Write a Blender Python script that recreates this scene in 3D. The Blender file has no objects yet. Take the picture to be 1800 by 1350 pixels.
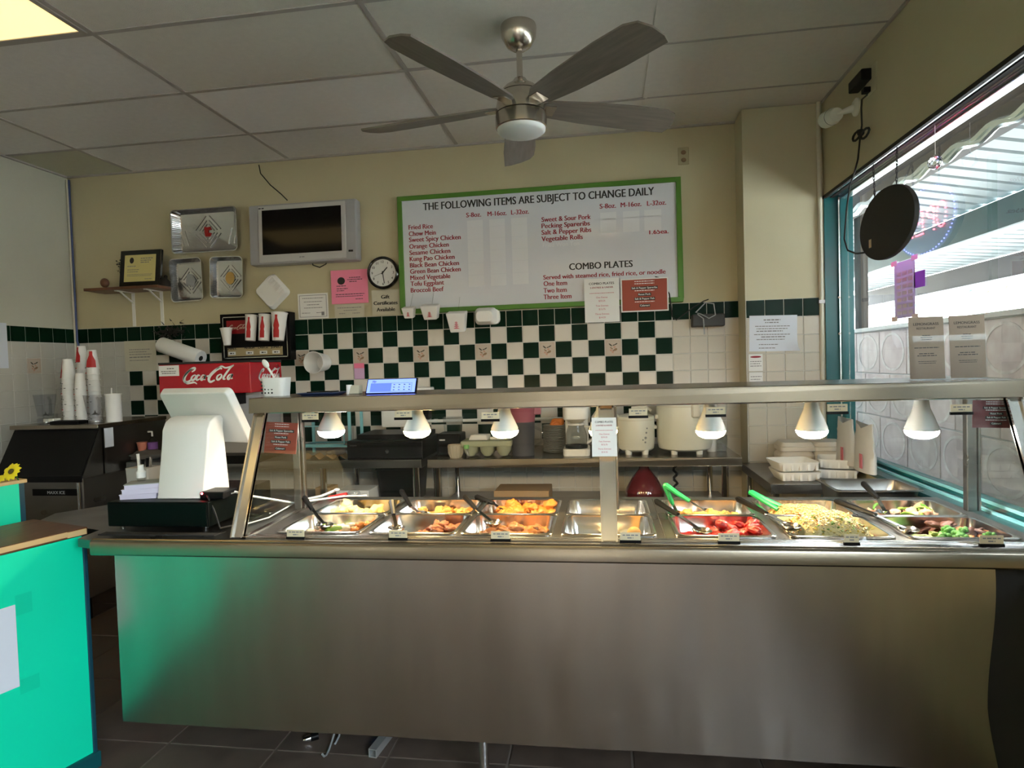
import bpy, bmesh, math, random
import numpy as np
from mathutils import Matrix, Vector, noise
PI = math.pi
random.seed(7)
SC = bpy.context.scene
COL = SC.collection

# ------------------------------------------------------------------ camera
EYE = Vector((0, 0, 1.46)); FPX = 1099.65
YAW, PITCH, ROLL = .1453, -.032, -.0307
_f = Vector((-math.sin(YAW)*math.cos(PITCH), math.cos(YAW)*math.cos(PITCH), math.sin(PITCH)))
_r0 = Vector((math.cos(YAW), math.sin(YAW), 0)); _u0 = _r0.cross(_f)
_r = math.cos(ROLL)*_r0 + math.sin(ROLL)*_u0
_u = -math.sin(ROLL)*_r0 + math.cos(ROLL)*_u0
cam = bpy.data.cameras.new('camera'); camo = bpy.data.objects.new('camera', cam); COL.objects.link(camo)
cam.sensor_width = 36; cam.lens = 36*FPX/1800; cam.clip_start = .05; cam.clip_end = 300
camo.matrix_world = Matrix(((_r.x, _u.x, -_f.x, EYE.x), (_r.y, _u.y, -_f.y, EYE.y), (_r.z, _u.z, -_f.z, EYE.z), (0, 0, 0, 1)))
SC.camera = camo

# ------------------------------------------------------------------ world, sun, exposure
SC.view_settings.view_transform = 'Standard'; SC.view_settings.look = 'None'
SC.view_settings.gamma = 1; SC.view_settings.use_curve_mapping = False
SC.view_settings.exposure = 2.55
W = bpy.data.worlds.new('sky'); SC.world = W; W.use_nodes = True
_n = W.node_tree; _n.nodes.clear()
_bg = _n.nodes.new('ShaderNodeBackground'); _o = _n.nodes.new('ShaderNodeOutputWorld')
_sk = _n.nodes.new('ShaderNodeTexSky'); _sk.sky_type = 'NISHITA'; _sk.sun_disc = False
_sk.sun_elevation = math.radians(48); _sk.sun_rotation = math.radians(100); _sk.air_density = 1.0; _sk.dust_density = 2.5
_mx = _n.nodes.new('ShaderNodeMix'); _mx.data_type = 'RGBA'; _mx.inputs[0].default_value = .55
_mx.inputs[7].default_value = (5.4, 5.5, 5.6, 1)
_n.links.new(_sk.outputs[0], _mx.inputs[6]); _n.links.new(_mx.outputs[2], _bg.inputs[0])
_bg.inputs[1].default_value = 1.0
_n.links.new(_bg.outputs[0], _o.inputs[0])
sun = bpy.data.lights.new('sun', 'SUN'); sun.energy = 4.5; sun.angle = math.radians(.6); sun.color = (1, .95, .86)
suno = bpy.data.objects.new('sun', sun); COL.objects.link(suno)
suno.rotation_euler = Vector((.5, -.22, -.8)).to_track_quat('-Z', 'Y').to_euler()
SC.cycles.max_bounces = 8; SC.cycles.diffuse_bounces = 4; SC.cycles.glossy_bounces = 4
SC.cycles.transmission_bounces = 6; SC.cycles.transparent_max_bounces = 16
SC.cycles.sample_clamp_indirect = 6; SC.cycles.caustics_reflective = False; SC.cycles.caustics_refractive = False

# ------------------------------------------------------------------ helpers
def at(px, py, X=None, Y=None, Z=None):
    "the point of the place that lies on a given wall, plane or height under a picture position"
    d = _f + _r*((px-900)/FPX) - _u*((py-675)/FPX)
    t = Y/d.y if Y is not None else X/d.x if X is not None else (Z-EYE.z)/d.z
    return EYE + d*t

def srgb(r, g, b):
    f = lambda c: ((c/255+.055)/1.055)**2.4 if c/255 > .04045 else c/255/12.92
    return (f(r), f(g), f(b), 1)

MATS = {}
def mat(name, col=(.8, .8, .8), rough=.5, metal=0, noise_amt=0, noise_scale=8, bump=0, bump_scale=40, emit=None, estr=0,
        spec=.5, coat=0, stretch=None, trans=0, ior=1.45, alpha=1, col2=None, sub=0, rough_var=0, sheen=0, bdetail=4):
    if name in MATS: return MATS[name]
    m = bpy.data.materials.new(name); m.use_nodes = True; MATS[name] = m
    nt = m.node_tree; b = nt.nodes['Principled BSDF']; L = nt.links
    c = tuple(col[:3])+(1,)
    b.inputs['Base Color'].default_value = c; b.inputs['Roughness'].default_value = rough; b.inputs['Metallic'].default_value = metal
    b.inputs['Specular IOR Level'].default_value = spec; b.inputs['Coat Weight'].default_value = coat
    b.inputs['Transmission Weight'].default_value = trans; b.inputs['IOR'].default_value = ior
    if sub: b.inputs['Subsurface Weight'].default_value = sub; b.inputs['Subsurface Radius'].default_value = (.01, .006, .004)
    if emit: b.inputs['Emission Color'].default_value = tuple(emit[:3])+(1,); b.inputs['Emission Strength'].default_value = estr
    if noise_amt or bump or rough_var:
        tc = nt.nodes.new('ShaderNodeTexCoord'); mp = nt.nodes.new('ShaderNodeMapping'); L.new(tc.outputs['Object'], mp.inputs[0])
        if stretch: mp.inputs['Scale'].default_value = stretch
    if noise_amt:
        nz = nt.nodes.new('ShaderNodeTexNoise'); nz.inputs['Scale'].default_value = noise_scale; nz.inputs['Detail'].default_value = 5
        L.new(mp.outputs[0], nz.inputs[0])
        rp = nt.nodes.new('ShaderNodeValToRGB'); L.new(nz.outputs[0], rp.inputs[0])
        rp.color_ramp.elements[0].position = .3; rp.color_ramp.elements[1].position = .7
        c2 = col2 if col2 else tuple(x*(1-noise_amt) for x in c[:3])
        rp.color_ramp.elements[0].color = tuple(c2[:3])+(1,); rp.color_ramp.elements[1].color = c
        L.new(rp.outputs[0], b.inputs['Base Color'])
    if rough_var:
        n3 = nt.nodes.new('ShaderNodeTexNoise'); n3.inputs['Scale'].default_value = noise_scale; n3.inputs['Detail'].default_value = 4
        L.new(mp.outputs[0], n3.inputs[0]); mr = nt.nodes.new('ShaderNodeMapRange')
        mr.inputs[1].default_value = .3; mr.inputs[2].default_value = .7
        mr.inputs[3].default_value = max(.02, rough-rough_var); mr.inputs[4].default_value = rough+rough_var
        L.new(n3.outputs[0], mr.inputs[0]); L.new(mr.outputs[0], b.inputs['Roughness'])
    if bump:
        n2 = nt.nodes.new('ShaderNodeTexNoise'); n2.inputs['Scale'].default_value = bump_scale; n2.inputs['Detail'].default_value = bdetail
        L.new(mp.outputs[0], n2.inputs[0]); bp = nt.nodes.new('ShaderNodeBump'); bp.inputs['Strength'].default_value = bump; bp.inputs['Distance'].default_value = .01
        L.new(n2.outputs[0], bp.inputs['Height']); L.new(bp.outputs[0], b.inputs['Normal'])
    return m

def glass(name, tint=(.97, .99, .98), refl=1.0, rough=0.0, ior=1.5):
    "thin pane: what passes straight through plus the Fresnel mirror of both faces"
    if name in MATS: return MATS[name]
    m = bpy.data.materials.new(name); m.use_nodes = True; MATS[name] = m
    nt = m.node_tree; nt.nodes.clear(); L = nt.links
    o = nt.nodes.new('ShaderNodeOutputMaterial'); t = nt.nodes.new('ShaderNodeBsdfTransparent'); g = nt.nodes.new('ShaderNodeBsdfGlossy')
    fr = nt.nodes.new('ShaderNodeFresnel'); fr.inputs[0].default_value = ior; mx = nt.nodes.new('ShaderNodeMixShader')
    ml = nt.nodes.new('ShaderNodeMath'); ml.operation = 'MULTIPLY'; ml.inputs[1].default_value = refl; ml.use_clamp = True
    t.inputs[0].default_value = tuple(tint)+(1,); g.inputs['Roughness'].default_value = rough
    ge = nt.nodes.new('ShaderNodeNewGeometry'); iv = nt.nodes.new('ShaderNodeMath'); iv.operation = 'SUBTRACT'; iv.inputs[0].default_value = 1; L.new(ge.outputs['Backfacing'], iv.inputs[1])
    m2 = nt.nodes.new('ShaderNodeMath'); m2.operation = 'MULTIPLY'; L.new(fr.outputs[0], m2.inputs[0]); L.new(iv.outputs[0], m2.inputs[1])
    L.new(m2.outputs[0], ml.inputs[0]); L.new(ml.outputs[0], mx.inputs[0]); L.new(t.outputs[0], mx.inputs[1]); L.new(g.outputs[0], mx.inputs[2]); L.new(mx.outputs[0], o.inputs[0])
    return m

def thinpaper(name, col, tr=.45):
    "paper that also lets light through from behind"
    m = mat(name, col, .7); nt = m.node_tree; b = nt.nodes['Principled BSDF']; o = nt.nodes['Material Output']
    t = nt.nodes.new('ShaderNodeBsdfTranslucent'); t.inputs[0].default_value = tuple(col[:3])+(1,); mx = nt.nodes.new('ShaderNodeMixShader'); mx.inputs[0].default_value = tr
    nt.links.new(b.outputs[0], mx.inputs[1]); nt.links.new(t.outputs[0], mx.inputs[2]); nt.links.new(mx.outputs[0], o.inputs[0]); return m

class MB:
    "collects shapes; build() links them as one mesh object"
    def __init__(s, m=None): s.v = []; s.f = []; s.m = m or Matrix()
    def add(s, vs, fs, m=None):
        k = len(s.v); mm = s.m @ m if m else s.m
        s.v += [tuple(mm @ Vector(p)) for p in vs]; s.f += [tuple(i+k for i in q) for q in fs]; return s
    def box(s, x0, x1, y0, y1, z0, z1, m=None):
        return s.add([(x0, y0, z0), (x1, y0, z0), (x1, y1, z0), (x0, y1, z0), (x0, y0, z1), (x1, y0, z1), (x1, y1, z1), (x0, y1, z1)],
                     [(0, 3, 2, 1), (4, 5, 6, 7), (0, 1, 5, 4), (1, 2, 6, 5), (2, 3, 7, 6), (3, 0, 4, 7)], m)
    def prism(s, poly, z0, z1, m=None, top=None):
        n = len(poly); t = top or poly
        return s.add([(x, y, z0) for x, y in poly]+[(x, y, z1) for x, y in t],
                     [tuple(range(n))[::-1], tuple(range(n, 2*n))]+[(i, (i+1) % n, n+(i+1) % n, n+i) for i in range(n)], m)
    def lathe(s, prof, seg=20, m=None, sx=1, sy=1):
        vs = []; fs = []; k = len(prof)
        for j in range(seg):
            a = 2*PI*j/seg
            for r, z in prof: vs.append((r*math.cos(a)*sx, r*math.sin(a)*sy, z))
        for j in range(seg):
            for i in range(k-1):
                a, b = j*k+i, ((j+1) % seg)*k+i
                fs.append((a, b, b+1, a+1))
        if prof[0][0] > 1e-6: fs.append(tuple(j*k for j in range(seg))[::-1])
        if prof[-1][0] > 1e-6: fs.append(tuple(j*k+k-1 for j in range(seg)))
        return s.add(vs, fs, m)
    def tube(s, pts, r, seg=8, closed=False, m=None):
        pts = [Vector(p) for p in pts]; n = len(pts); rs = r if isinstance(r, (list, tuple)) else [r]*n
        vs = []; fs = []; up = None
        for i, p in enumerate(pts):
            if closed: d = pts[(i+1) % n]-pts[i-1]
            else: d = pts[min(i+1, n-1)]-pts[max(i-1, 0)]
            d.normalize()
            if up is None: up = d.orthogonal().normalized()
            else:
                up = up-d*up.dot(d)
                up = up.normalized() if up.length > 1e-6 else d.orthogonal().normalized()
            q = d.cross(up)
            for j in range(seg):
                a = 2*PI*j/seg; vs.append(tuple(p+(up*math.cos(a)+q*math.sin(a))*rs[i]))
        for i in range(n if closed else n-1):
            for j in range(seg):
                a = i*seg+j; b = i*seg+(j+1) % seg; c = ((i+1) % n)*seg+(j+1) % seg; e = ((i+1) % n)*seg+j
                fs.append((a, b, c, e))
        if not closed: fs += [tuple(range(seg))[::-1], tuple(range((n-1)*seg, n*seg))]
        return s.add(vs, fs, m)
    def bar(s, a, b, w, h, up=(0, 0, 1)):
        a, b = Vector(a), Vector(b); d = (b-a); L = d.length; d.normalize()
        x = d.cross(Vector(up)); x = x.normalized() if x.length > 1e-6 else d.orthogonal().normalized()
        z = x.cross(d)
        m = Matrix(((x.x, d.x, z.x, a.x), (x.y, d.y, z.y, a.y), (x.z, d.z, z.z, a.z), (0, 0, 0, 1)))
        return s.box(-w/2, w/2, 0, L, -h/2, h/2, m)
    def ribbon(s, pts, ws, y=0, th=.001, m=None):
        "a flat stroke of varying width in the XZ plane"
        n = len(pts); P = [Vector((p[0], p[1])) for p in pts]; vs = []; fs = []
        for i in range(n):
            d = P[min(i+1, n-1)]-P[max(i-1, 0)]; d.normalize(); q = Vector((-d.y, d.x)); w = ws[i] if isinstance(ws, (list, tuple)) else ws
            a, b = P[i]+q*w/2, P[i]-q*w/2
            vs += [(a.x, y, a.y), (b.x, y, b.y), (a.x, y-th, a.y), (b.x, y-th, b.y)]
        for i in range(n-1):
            k = i*4; fs += [(k+2, k+3, k+7, k+6), (k, k+4, k+5, k+1), (k, k+2, k+6, k+4), (k+1, k+5, k+7, k+3)]
        fs += [(0, 1, 3, 2), (n*4-4, n*4-2, n*4-1, n*4-3)]
        return s.add(vs, fs, m)
    def ball(s, c, r, seg=16, ring=10, sc=(1, 1, 1)):
        prof = [(r*math.sin(PI*i/ring), -r*math.cos(PI*i/ring)) for i in range(ring+1)]
        return s.lathe(prof, seg, Matrix.Translation(c) @ Matrix.Diagonal((*sc, 1)))
    def mesh(s, name, smooth=40):
        me = bpy.data.meshes.new(name); me.from_pydata(s.v, [], s.f); me.validate()
        bm = bmesh.new(); bm.from_mesh(me); bmesh.ops.remove_doubles(bm, verts=bm.verts, dist=1e-6); bmesh.ops.recalc_face_normals(bm, faces=bm.faces); bm.to_mesh(me); bm.free()
        if smooth:
            me.polygons.foreach_set('use_smooth', [True]*len(me.polygons)); me.set_sharp_from_angle(angle=math.radians(smooth))
        return me
    def build(s, name, material, parent=None, smooth=40, bevel=0, seg=2, loc=None, rot=None):
        o = bpy.data.objects.new(name, s.mesh(name, smooth)); COL.objects.link(o)
        o.data.materials.append(MATS[material] if isinstance(material, str) else material)
        if parent: o.parent = parent
        if loc is not None: o.location = loc
        if rot is not None: o.rotation_euler = rot
        if bevel:
            b = o.modifiers.new('bevel', 'BEVEL'); b.width = bevel; b.segments = seg; b.limit_method = 'ANGLE'; b.angle_limit = math.radians(35)
            b.harden_normals = True if smooth else False
        return o

def tag(o, label, cat, group=None):
    o['label'] = label; o['category'] = cat
    if group: o['group'] = group
    return o
def thing(name, label, cat, loc=(0, 0, 0), rz=0, group=None, rot=None):
    o = bpy.data.objects.new(name, None); COL.objects.link(o); o.empty_display_size = .05
    o.location = loc; o.rotation_euler = rot if rot else (0, 0, rz)
    return tag(o, label, cat, group)
def struct(o, label=None, cat=None):
    o['kind'] = 'structure'
    if label: o['label'] = label
    if cat: o['category'] = cat
    return o
def inst(name, me, parent, loc=(0, 0, 0), rot=(0, 0, 0), scale=None):
    o = bpy.data.objects.new(name, me); COL.objects.link(o)
    if parent: o.parent = parent
    o.location = loc; o.rotation_euler = rot
    if scale: o.scale = scale if isinstance(scale, (tuple, list)) else (scale,)*3
    return o
def withmat(me, m): me.materials.append(MATS[m] if isinstance(m, str) else m); return me
def rrect(w, h, r, n=4, cx=0, cy=0):
    p = []
    for k, (sx, sy) in enumerate(((1, 1), (-1, 1), (-1, -1), (1, -1))):
        for i in range(n+1):
            a = PI/2*(k+i/n); p.append((cx+sx*(w/2-r)+r*math.cos(a), cy+sy*(h/2-r)+r*math.sin(a)))
    return p
def ell(a, b, n=24, cx=0, cy=0): return [(cx+a*math.cos(2*PI*i/n), cy+b*math.sin(2*PI*i/n)) for i in range(n)]
WALLX = Matrix.Rotation(PI/2, 4, 'X')          # lays an XY outline up against the back wall, its Z pointing out of the wall (-Y)

_ft = {}
def text_mesh(s, bold=0, shear=0, spacing=1.0):
    k = (s, bold, shear, spacing)
    if k in _ft: return _ft[k]
    c = bpy.data.curves.new('lettering', 'FONT'); c.body = s; c.size = 1; c.shear = shear; c.space_character = spacing
    c.resolution_u = 3; c.extrude = .004
    o = bpy.data.objects.new('lettering', c); COL.objects.link(o); bpy.context.view_layer.update()
    me = bpy.data.meshes.new_from_object(o.evaluated_get(bpy.context.evaluated_depsgraph_get()))
    bpy.data.objects.remove(o); bpy.data.curves.remove(c)
    xs = [v.co.x for v in me.vertices] or [0, 1]
    _ft[k] = (me, min(xs), max(xs)); return _ft[k]
def text(s, material, parent, loc, size, width=None, rot=(PI/2, 0, 0), bold=0.012, center=False, name='lettering', spacing=1.0, shear=0):
    me, a, b = text_mesh(s, bold, shear, spacing)
    V = [v.co.copy() for v in me.vertices]; F = [tuple(p.vertices) for p in me.polygons]; n = len(V); NV = []; NF = []
    for q, dx in enumerate((-bold*2, 0, bold*2) if bold else (0,)):
        NV += [(v.x+dx, v.y, v.z+q*1e-4) for v in V]; NF += [tuple(i+q*n for i in f) for f in F]
    me = bpy.data.meshes.new('lettering'); me.from_pydata(NV, [], NF); me.materials.append(MATS[material])
    sx = width/(b-a) if width else size
    for v in me.vertices: v.co.x = (v.co.x-a-((b-a)/2 if center else 0))*sx; v.co.y *= size; v.co.z *= size*.3
    o = bpy.data.objects.new(name, me); COL.objects.link(o)
    if parent: o.parent = parent
    o.location = loc; o.rotation_euler = rot
    return o
def lines_mesh(rows, y=-.0006, th=.0003):
    "rows of (x0, x1, z, height): the dark marks of print too small to read, broken into word-like dashes"
    mb = MB(); R = random.Random(3)
    for x0, x1, z, h in rows:
        x = x0
        while x < x1-1e-4:
            w = min(x1-x, R.uniform(.6, 2.2)*h*2.2); mb.box(x, x+w, y-th, y, z, z+h); x += w+h*.7
    return mb
# ------------------------------------------------------------------ materials
mat('wall_paint', (.55, .49, .315), .6, noise_amt=.05, noise_scale=3, bump=.06, bump_scale=120)
mat('wall_paint_pale', (.55, .54, .45), .6, noise_amt=.05, noise_scale=3, bump=.06, bump_scale=120)
mat('column_paint', (.58, .53, .37), .5, noise_amt=.04, noise_scale=3, bump=.04, bump_scale=120)
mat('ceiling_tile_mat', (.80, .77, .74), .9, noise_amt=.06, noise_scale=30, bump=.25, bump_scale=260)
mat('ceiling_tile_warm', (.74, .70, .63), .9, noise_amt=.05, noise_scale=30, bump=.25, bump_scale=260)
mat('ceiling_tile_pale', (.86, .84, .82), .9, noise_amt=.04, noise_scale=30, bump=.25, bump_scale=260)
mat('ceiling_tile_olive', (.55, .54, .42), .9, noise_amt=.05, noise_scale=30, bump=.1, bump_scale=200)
mat('grid_metal', (.42, .38, .35), .55)
mat('grout', (.62, .60, .55), .8)
mat('tile_green', (.004, .022, .012), .22, noise_amt=.3, noise_scale=6, spec=.08)
mat('tile_white', (.68, .63, .56), .22, noise_amt=.05, noise_scale=4)
mat('tile_cream', (.60, .545, .46), .22, noise_amt=.07, noise_scale=4)
mat('tile_leftwall', (.56, .54, .49), .25, noise_amt=.05, noise_scale=4)
mat('tile_picture', (.55, .46, .38), .25)
mat('pic_dark', (.05, .045, .03), .4); mat('pic_brown', (.25, .15, .08), .4); mat('pic_green', (.16, .18, .08), .4); mat('pic_pink', (.5, .28, .2), .4)
mat('floor_tile_mat', (.135, .098, .078), .42, noise_amt=.45, noise_scale=7, bump=.12, bump_scale=14, rough_var=.1)
mat('floor_grout', (.17, .14, .115), .9)
mat('steel', (.28, .24, .19), .27, 1)
mat('steel_panel', (.47, .415, .36), .26, 1, noise_amt=.14, noise_scale=4, stretch=(2.5, 1, .4))
mat('steel_bright', (.56, .55, .53), .18, 1, rough_var=.06, noise_scale=5)
mat('steel_dark', (.22, .21, .20), .33, 1, rough_var=.08, noise_scale=4)
mat('steel_post', (.62, .59, .55), .2, 1)
mat('chrome', (.8, .8, .8), .08, 1)
mat('foil', (.58, .58, .58), .2, 1, bump=.12, bump_scale=25)
mat('black_plastic', (.004, .004, .0045), .4, spec=.16, bump=.04, bump_scale=300)
mat('black_gloss', (.008, .008, .009), .12)
mat('black_matte', (.02, .019, .018), .75)
mat('dark_green_black', (.001, .003, .0027), .4, spec=.12)
mat('white_plastic', (.78, .77, .74), .28)
mat('white_matte', (.78, .76, .72), .6)
mat('cream_plastic', (.66, .63, .54), .4)
mat('ivory_plastic', (.72, .72, .64), .3)
mat('foam_white', (.80, .79, .76), .55, bump=.03, bump_scale=400)
mat('foam_tan', (.66, .60, .52), .6)
mat('paper', (.78, .77, .75), .7)
mat('paper_blue', (.68, .71, .79), .65)
mat('paper_old', (.62, .58, .46), .75, noise_amt=.1, noise_scale=6)
mat('paper_brown', (.33, .25, .19), .7)
mat('paper_pink', (.95, .27, .42), .6)
mat('paper_rust', (.33, .062, .035), .55)
mat('paper_maroon', (.14, .022, .022), .5)
mat('paper_tan', (.62, .53, .36), .7)
mat('note_pink', (.85, .2, .34), .7); mat('note_lilac', (.62, .38, .6), .7)
thinpaper('note_purple', (.42, .2, .62), .5)
mat('ink', (.02, .018, .018), .6); mat('ink_grey', (.2, .19, .2), .7); mat('ink_red', (.30, .018, .035), .6); mat('ink_lightred', (.55, .14, .18), .6)
mat('print_white', (.85, .84, .82), .5)
mat('board_green', (.085, .22, .028), .35)
mat('board_white', (.66, .67, .72), .1, coat=.3)
mat('board_patch', (.70, .705, .735), .3)
mat('silver_plastic', (.36, .355, .36), .38)
mat('silver_light', (.50, .49, .47), .4)
mat('screen_off', (.004, .0035, .004), .09, spec=.2)
mat('coke_red', (.42, .006, .016), .22, coat=.2)
mat('coke_dark', (.25, .005, .01), .3)
mat('cup_white', (.80, .79, .77), .45); mat('cup_red', (.48, .02, .02), .45)
mat('wood_brown', (.15, .06, .028), .4, noise_amt=.4, noise_scale=6, stretch=(1, 12, 1))
mat('wood_top', (.16, .06, .024), .35, noise_amt=.45, noise_scale=5, stretch=(12, 1, 1))
mat('teal_paint', (.0, .74, .44), .45, noise_amt=.05, noise_scale=2)
mat('teal_dark', (.004, .075, .085), .35)
mat('teal_blue', (.006, .05, .075), .4)
mat('teal_frame', (.005, .115, .125), .3)
mat('alu', (.55, .62, .62), .25, 1)
mat('cyan_sky_glint', (.25, .62, .68), .25)  # reflection of the sky on the window sill, painted in as cyan
mat('rack_cyan', (.22, .52, .58), .3)
mat('pipe_paint', (.62, .58, .47), .45)
mat('yellow_petal', (.86, .72, .02), .5); mat('flower_eye', (.10, .075, .01), .7); mat('leaf_green', (.03, .12, .02), .5)
mat('orange_cloth', (.72, .22, .04), .8)
mat('cardboard', (.42, .27, .14), .8, noise_amt=.1, noise_scale=5)
mat('pine', (.62, .42, .2), .7)
mat('egg_tray', (.36, .38, .27), .85)
mat('ceramic', (.50, .45, .36), .4)
mat('red_glass', (.12, .008, .012), .12, coat=.4)
mat('pink_cup', (.62, .22, .15), .5)
mat('cloth_grey', (.13, .12, .11), .95, bump=.3, bump_scale=30)
mat('blue_lid', (.05, .08, .22), .4)
mat('green_cap', (.2, .45, .16), .5)
mat('rubber_green', (.02, .42, .12), .35)
mat('fan_blade', (.21, .18, .15), .42, noise_amt=.3, noise_scale=5, stretch=(1, 9, 1))
mat('fan_metal', (.60, .54, .47), .24, 1)
mat('fan_glass', (.74, .75, .75), .35, sub=.1)
mat('diffuser', (.9, .85, .7), .5, emit=(1, .70, .25), estr=.32)
mat('lens_warm', (.9, .9, .85), .4, emit=(1, .68, .30), estr=30)
mat('lens_cool', (.9, .9, .9), .4, emit=(1, .93, .82), estr=30)
mat('bulb_body', (.82, .82, .80), .25)
mat('led_red', (.8, .05, .05), .4, emit=(1, .05, .07), estr=11)
mat('led_blue', (.1, .1, .8), .4, emit=(.12, .14, 1), estr=5)
mat('screen_blue', (.05, .07, .3), .2, emit=(.13, .2, .85), estr=.55)
mat('screen_dark', (.03, .05, .25), .2, emit=(.06, .1, .55), estr=.5)
glass('pane', (.93, .97, .96), 1.5); glass('guard_glass', (.965, .98, .975), .85); glass('clear_plastic', (.86, .87, .87), 1.6, .05); glass('jar_plastic', (.94, .94, .95), 1.2, .08)
glass('jug_plastic', (.90, .91, .93), 1.2, .1)
glass('acrylic', (.97, .975, .975), .35)

# ------------------------------------------------------------------ room shell
P = .1095; TX = -2.1748; TZ = 1.822; WB = 4.206; WL = -3.93; WR = 1.326; CEIL = 2.954; YF = -5.0
def slab(name, material, x0, x1, y0, y1, z0, z1): return MB().box(x0, x1, y0, y1, z0, z1).build(name, material, smooth=0)

# floor of 18 inch tiles
floor = struct(slab('floor', 'floor_grout', WL-.2, WR+.2, YF-.2, WB+.2, -.12, -.004), 'dark brown slate floor tiles with pale joints', 'floor')
ft = withmat(MB().prism([(-.2222, -.2222), (.2222, -.2222), (.2222, .2222), (-.2222, .2222)], -.01, 0, top=[(-.2205, -.2205), (.2205, -.2205), (.2205, .2205), (-.2205, .2205)]).mesh('floor_tile', 0), 'floor_tile_mat')
FP = .4525
for i in range(-5, 7):
    for j in range(-5, 6):
        x = -1.74+FP*(i+.5); y = 1.75+FP*(j+.5)
        if WL < x < WR and y < WB and y > -.6: inst('floor_tile', ft, floor, (x, y, 0), (0, 0, random.choice((0, PI/2, PI))))
fb = MB()
for i in range(-5, 7):
    for j in range(-16, -5):
        x = -1.74+FP*(i+.5); y = 1.75+FP*(j+.5)
        if WL < x < WR and y > YF: fb.box(x-.2222, x+.2222, y-.2222, y+.2222, -.01, 0)
o = fb.build('floor_tiles_behind', 'floor_tile_mat', floor, 0); o['kind'] = 'stuff'

# ceiling: suspended grid, 2 x 4 ft panels
ceiling = struct(slab('ceiling', 'ceiling_tile_olive', WL-.2, WR+.2, YF-.2, WB+.2, CEIL+.05, CEIL+.2), 'suspended ceiling of greyish lay-in panels', 'ceiling')
GX = [-3.382+1.2192*k for k in range(-1, 5)]; GY = [3.709-.6096*k for k in range(-1, 15)]
TROFFER = {(1, 3), (1, 7), (1, 11), (3, 5), (3, 9), (3, 13)}
cells = {}
for i in range(5):
    for j in range(15):
        x0, x1 = max(GX[i], WL), min(GX[i+1], WR); y1, y0 = min(GY[j], WB), max(GY[j+1], YF)
        if x1-x0 < .03 or y1-y0 < .03: continue
        cells[(i, j)] = (x0, x1, y0, y1)
        if (i, j) in TROFFER: continue
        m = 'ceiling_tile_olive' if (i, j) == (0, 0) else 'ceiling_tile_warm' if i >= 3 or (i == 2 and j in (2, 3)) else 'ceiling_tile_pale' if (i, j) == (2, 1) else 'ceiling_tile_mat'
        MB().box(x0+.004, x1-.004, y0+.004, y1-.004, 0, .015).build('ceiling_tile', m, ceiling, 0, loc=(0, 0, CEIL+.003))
for k, x in enumerate(GX[1:]):
    if WL < x < WR:
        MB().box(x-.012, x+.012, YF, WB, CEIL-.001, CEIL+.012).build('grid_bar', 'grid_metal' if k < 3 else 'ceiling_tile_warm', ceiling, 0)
for k, y in enumerate(GY):
    if YF < y < WB:
        MB().box(WL, .275, y-.012, y+.012, CEIL-.0012, CEIL+.012).build('grid_bar', 'grid_metal', ceiling, 0)
        MB().box(.275, WR, y-.005, y+.005, CEIL-.0012, CEIL+.012).build('grid_bar', 'grid_metal', ceiling, 0)
for (x0, x1, y0, y1) in ((WL, WR, WB-.02, WB), (WL, WL+.02, YF, WB), (WR-.012, WR, YF, WB)):
    MB().box(x0, x1, y0, y1, CEIL-.008, CEIL+.01).build('wall_angle', 'grid_metal', ceiling, 0)
for n, c in enumerate(sorted(TROFFER)):
    if c not in cells: continue
    x0, x1, y0, y1 = cells[c]
    t = thing('ceiling_light', 'warm glowing fluorescent ceiling panel in the grid above the register' if c == (1, 3) else 'warm fluorescent ceiling panel over the dining room behind the counter guests', 'ceiling light', ((x0+x1)/2, (y0+y1)/2, CEIL-.002), group=None if c == (1, 3) else 'ceiling lights of the dining side')
    a, b = (x1-x0)/2-.014, (y1-y0)/2-.014
    MB().box(-a+.02, a-.02, -b+.02, b-.02, .0, .012).build('diffuser', 'diffuser', t, 0)
    f = MB(); f.box(-a, a, -b, -b+.022, -.004, .02).box(-a, a, b-.022, b, -.004, .02).box(-a, -a+.022, -b+.022, b-.022, -.004, .02).box(a-.022, a, -b+.022, b-.022, -.004, .02)
    f.build('light_frame', 'grid_metal', t, 0)

# walls
wall_back = struct(slab('wall_back', 'wall_paint', WL-.2, WR+.2, WB, WB+.2, 0, CEIL+.1), 'olive cream wall above a dark green and white tiled dado', 'wall')
MB().box(WL, .9, WB-.006, WB, 0, TZ).build('grout_bed', 'grout', wall_back, 0)
wall_left = struct(slab('wall_left', 'wall_paint_pale', WL-.2, WL, YF, WB, 0, CEIL+.1), 'pale painted side wall with tiled lower half', 'wall')
MB().box(WL, WL+.006, 2.0, WB, 0, TZ).build('grout_bed', 'grout', wall_left, 0)
h = P/2-.0016; b_ = h-.0022
def tile_mesh(nm, m): return withmat(MB(WALLX).prism([(-h, -h), (h, -h), (h, h), (-h, h)], 0, .006, top=[(-b_, -b_), (b_, -b_), (b_, b_), (-b_, b_)]).mesh(nm, 0), m)
TG = tile_mesh('green_tile', 'tile_green'); TW = tile_mesh('white_tile', 'tile_white'); TC = tile_mesh('cream_tile', 'tile_cream')
TLW = tile_mesh('white_tile', 'tile_leftwall'); TP = tile_mesh('picture_tile', 'tile_picture')
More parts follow.
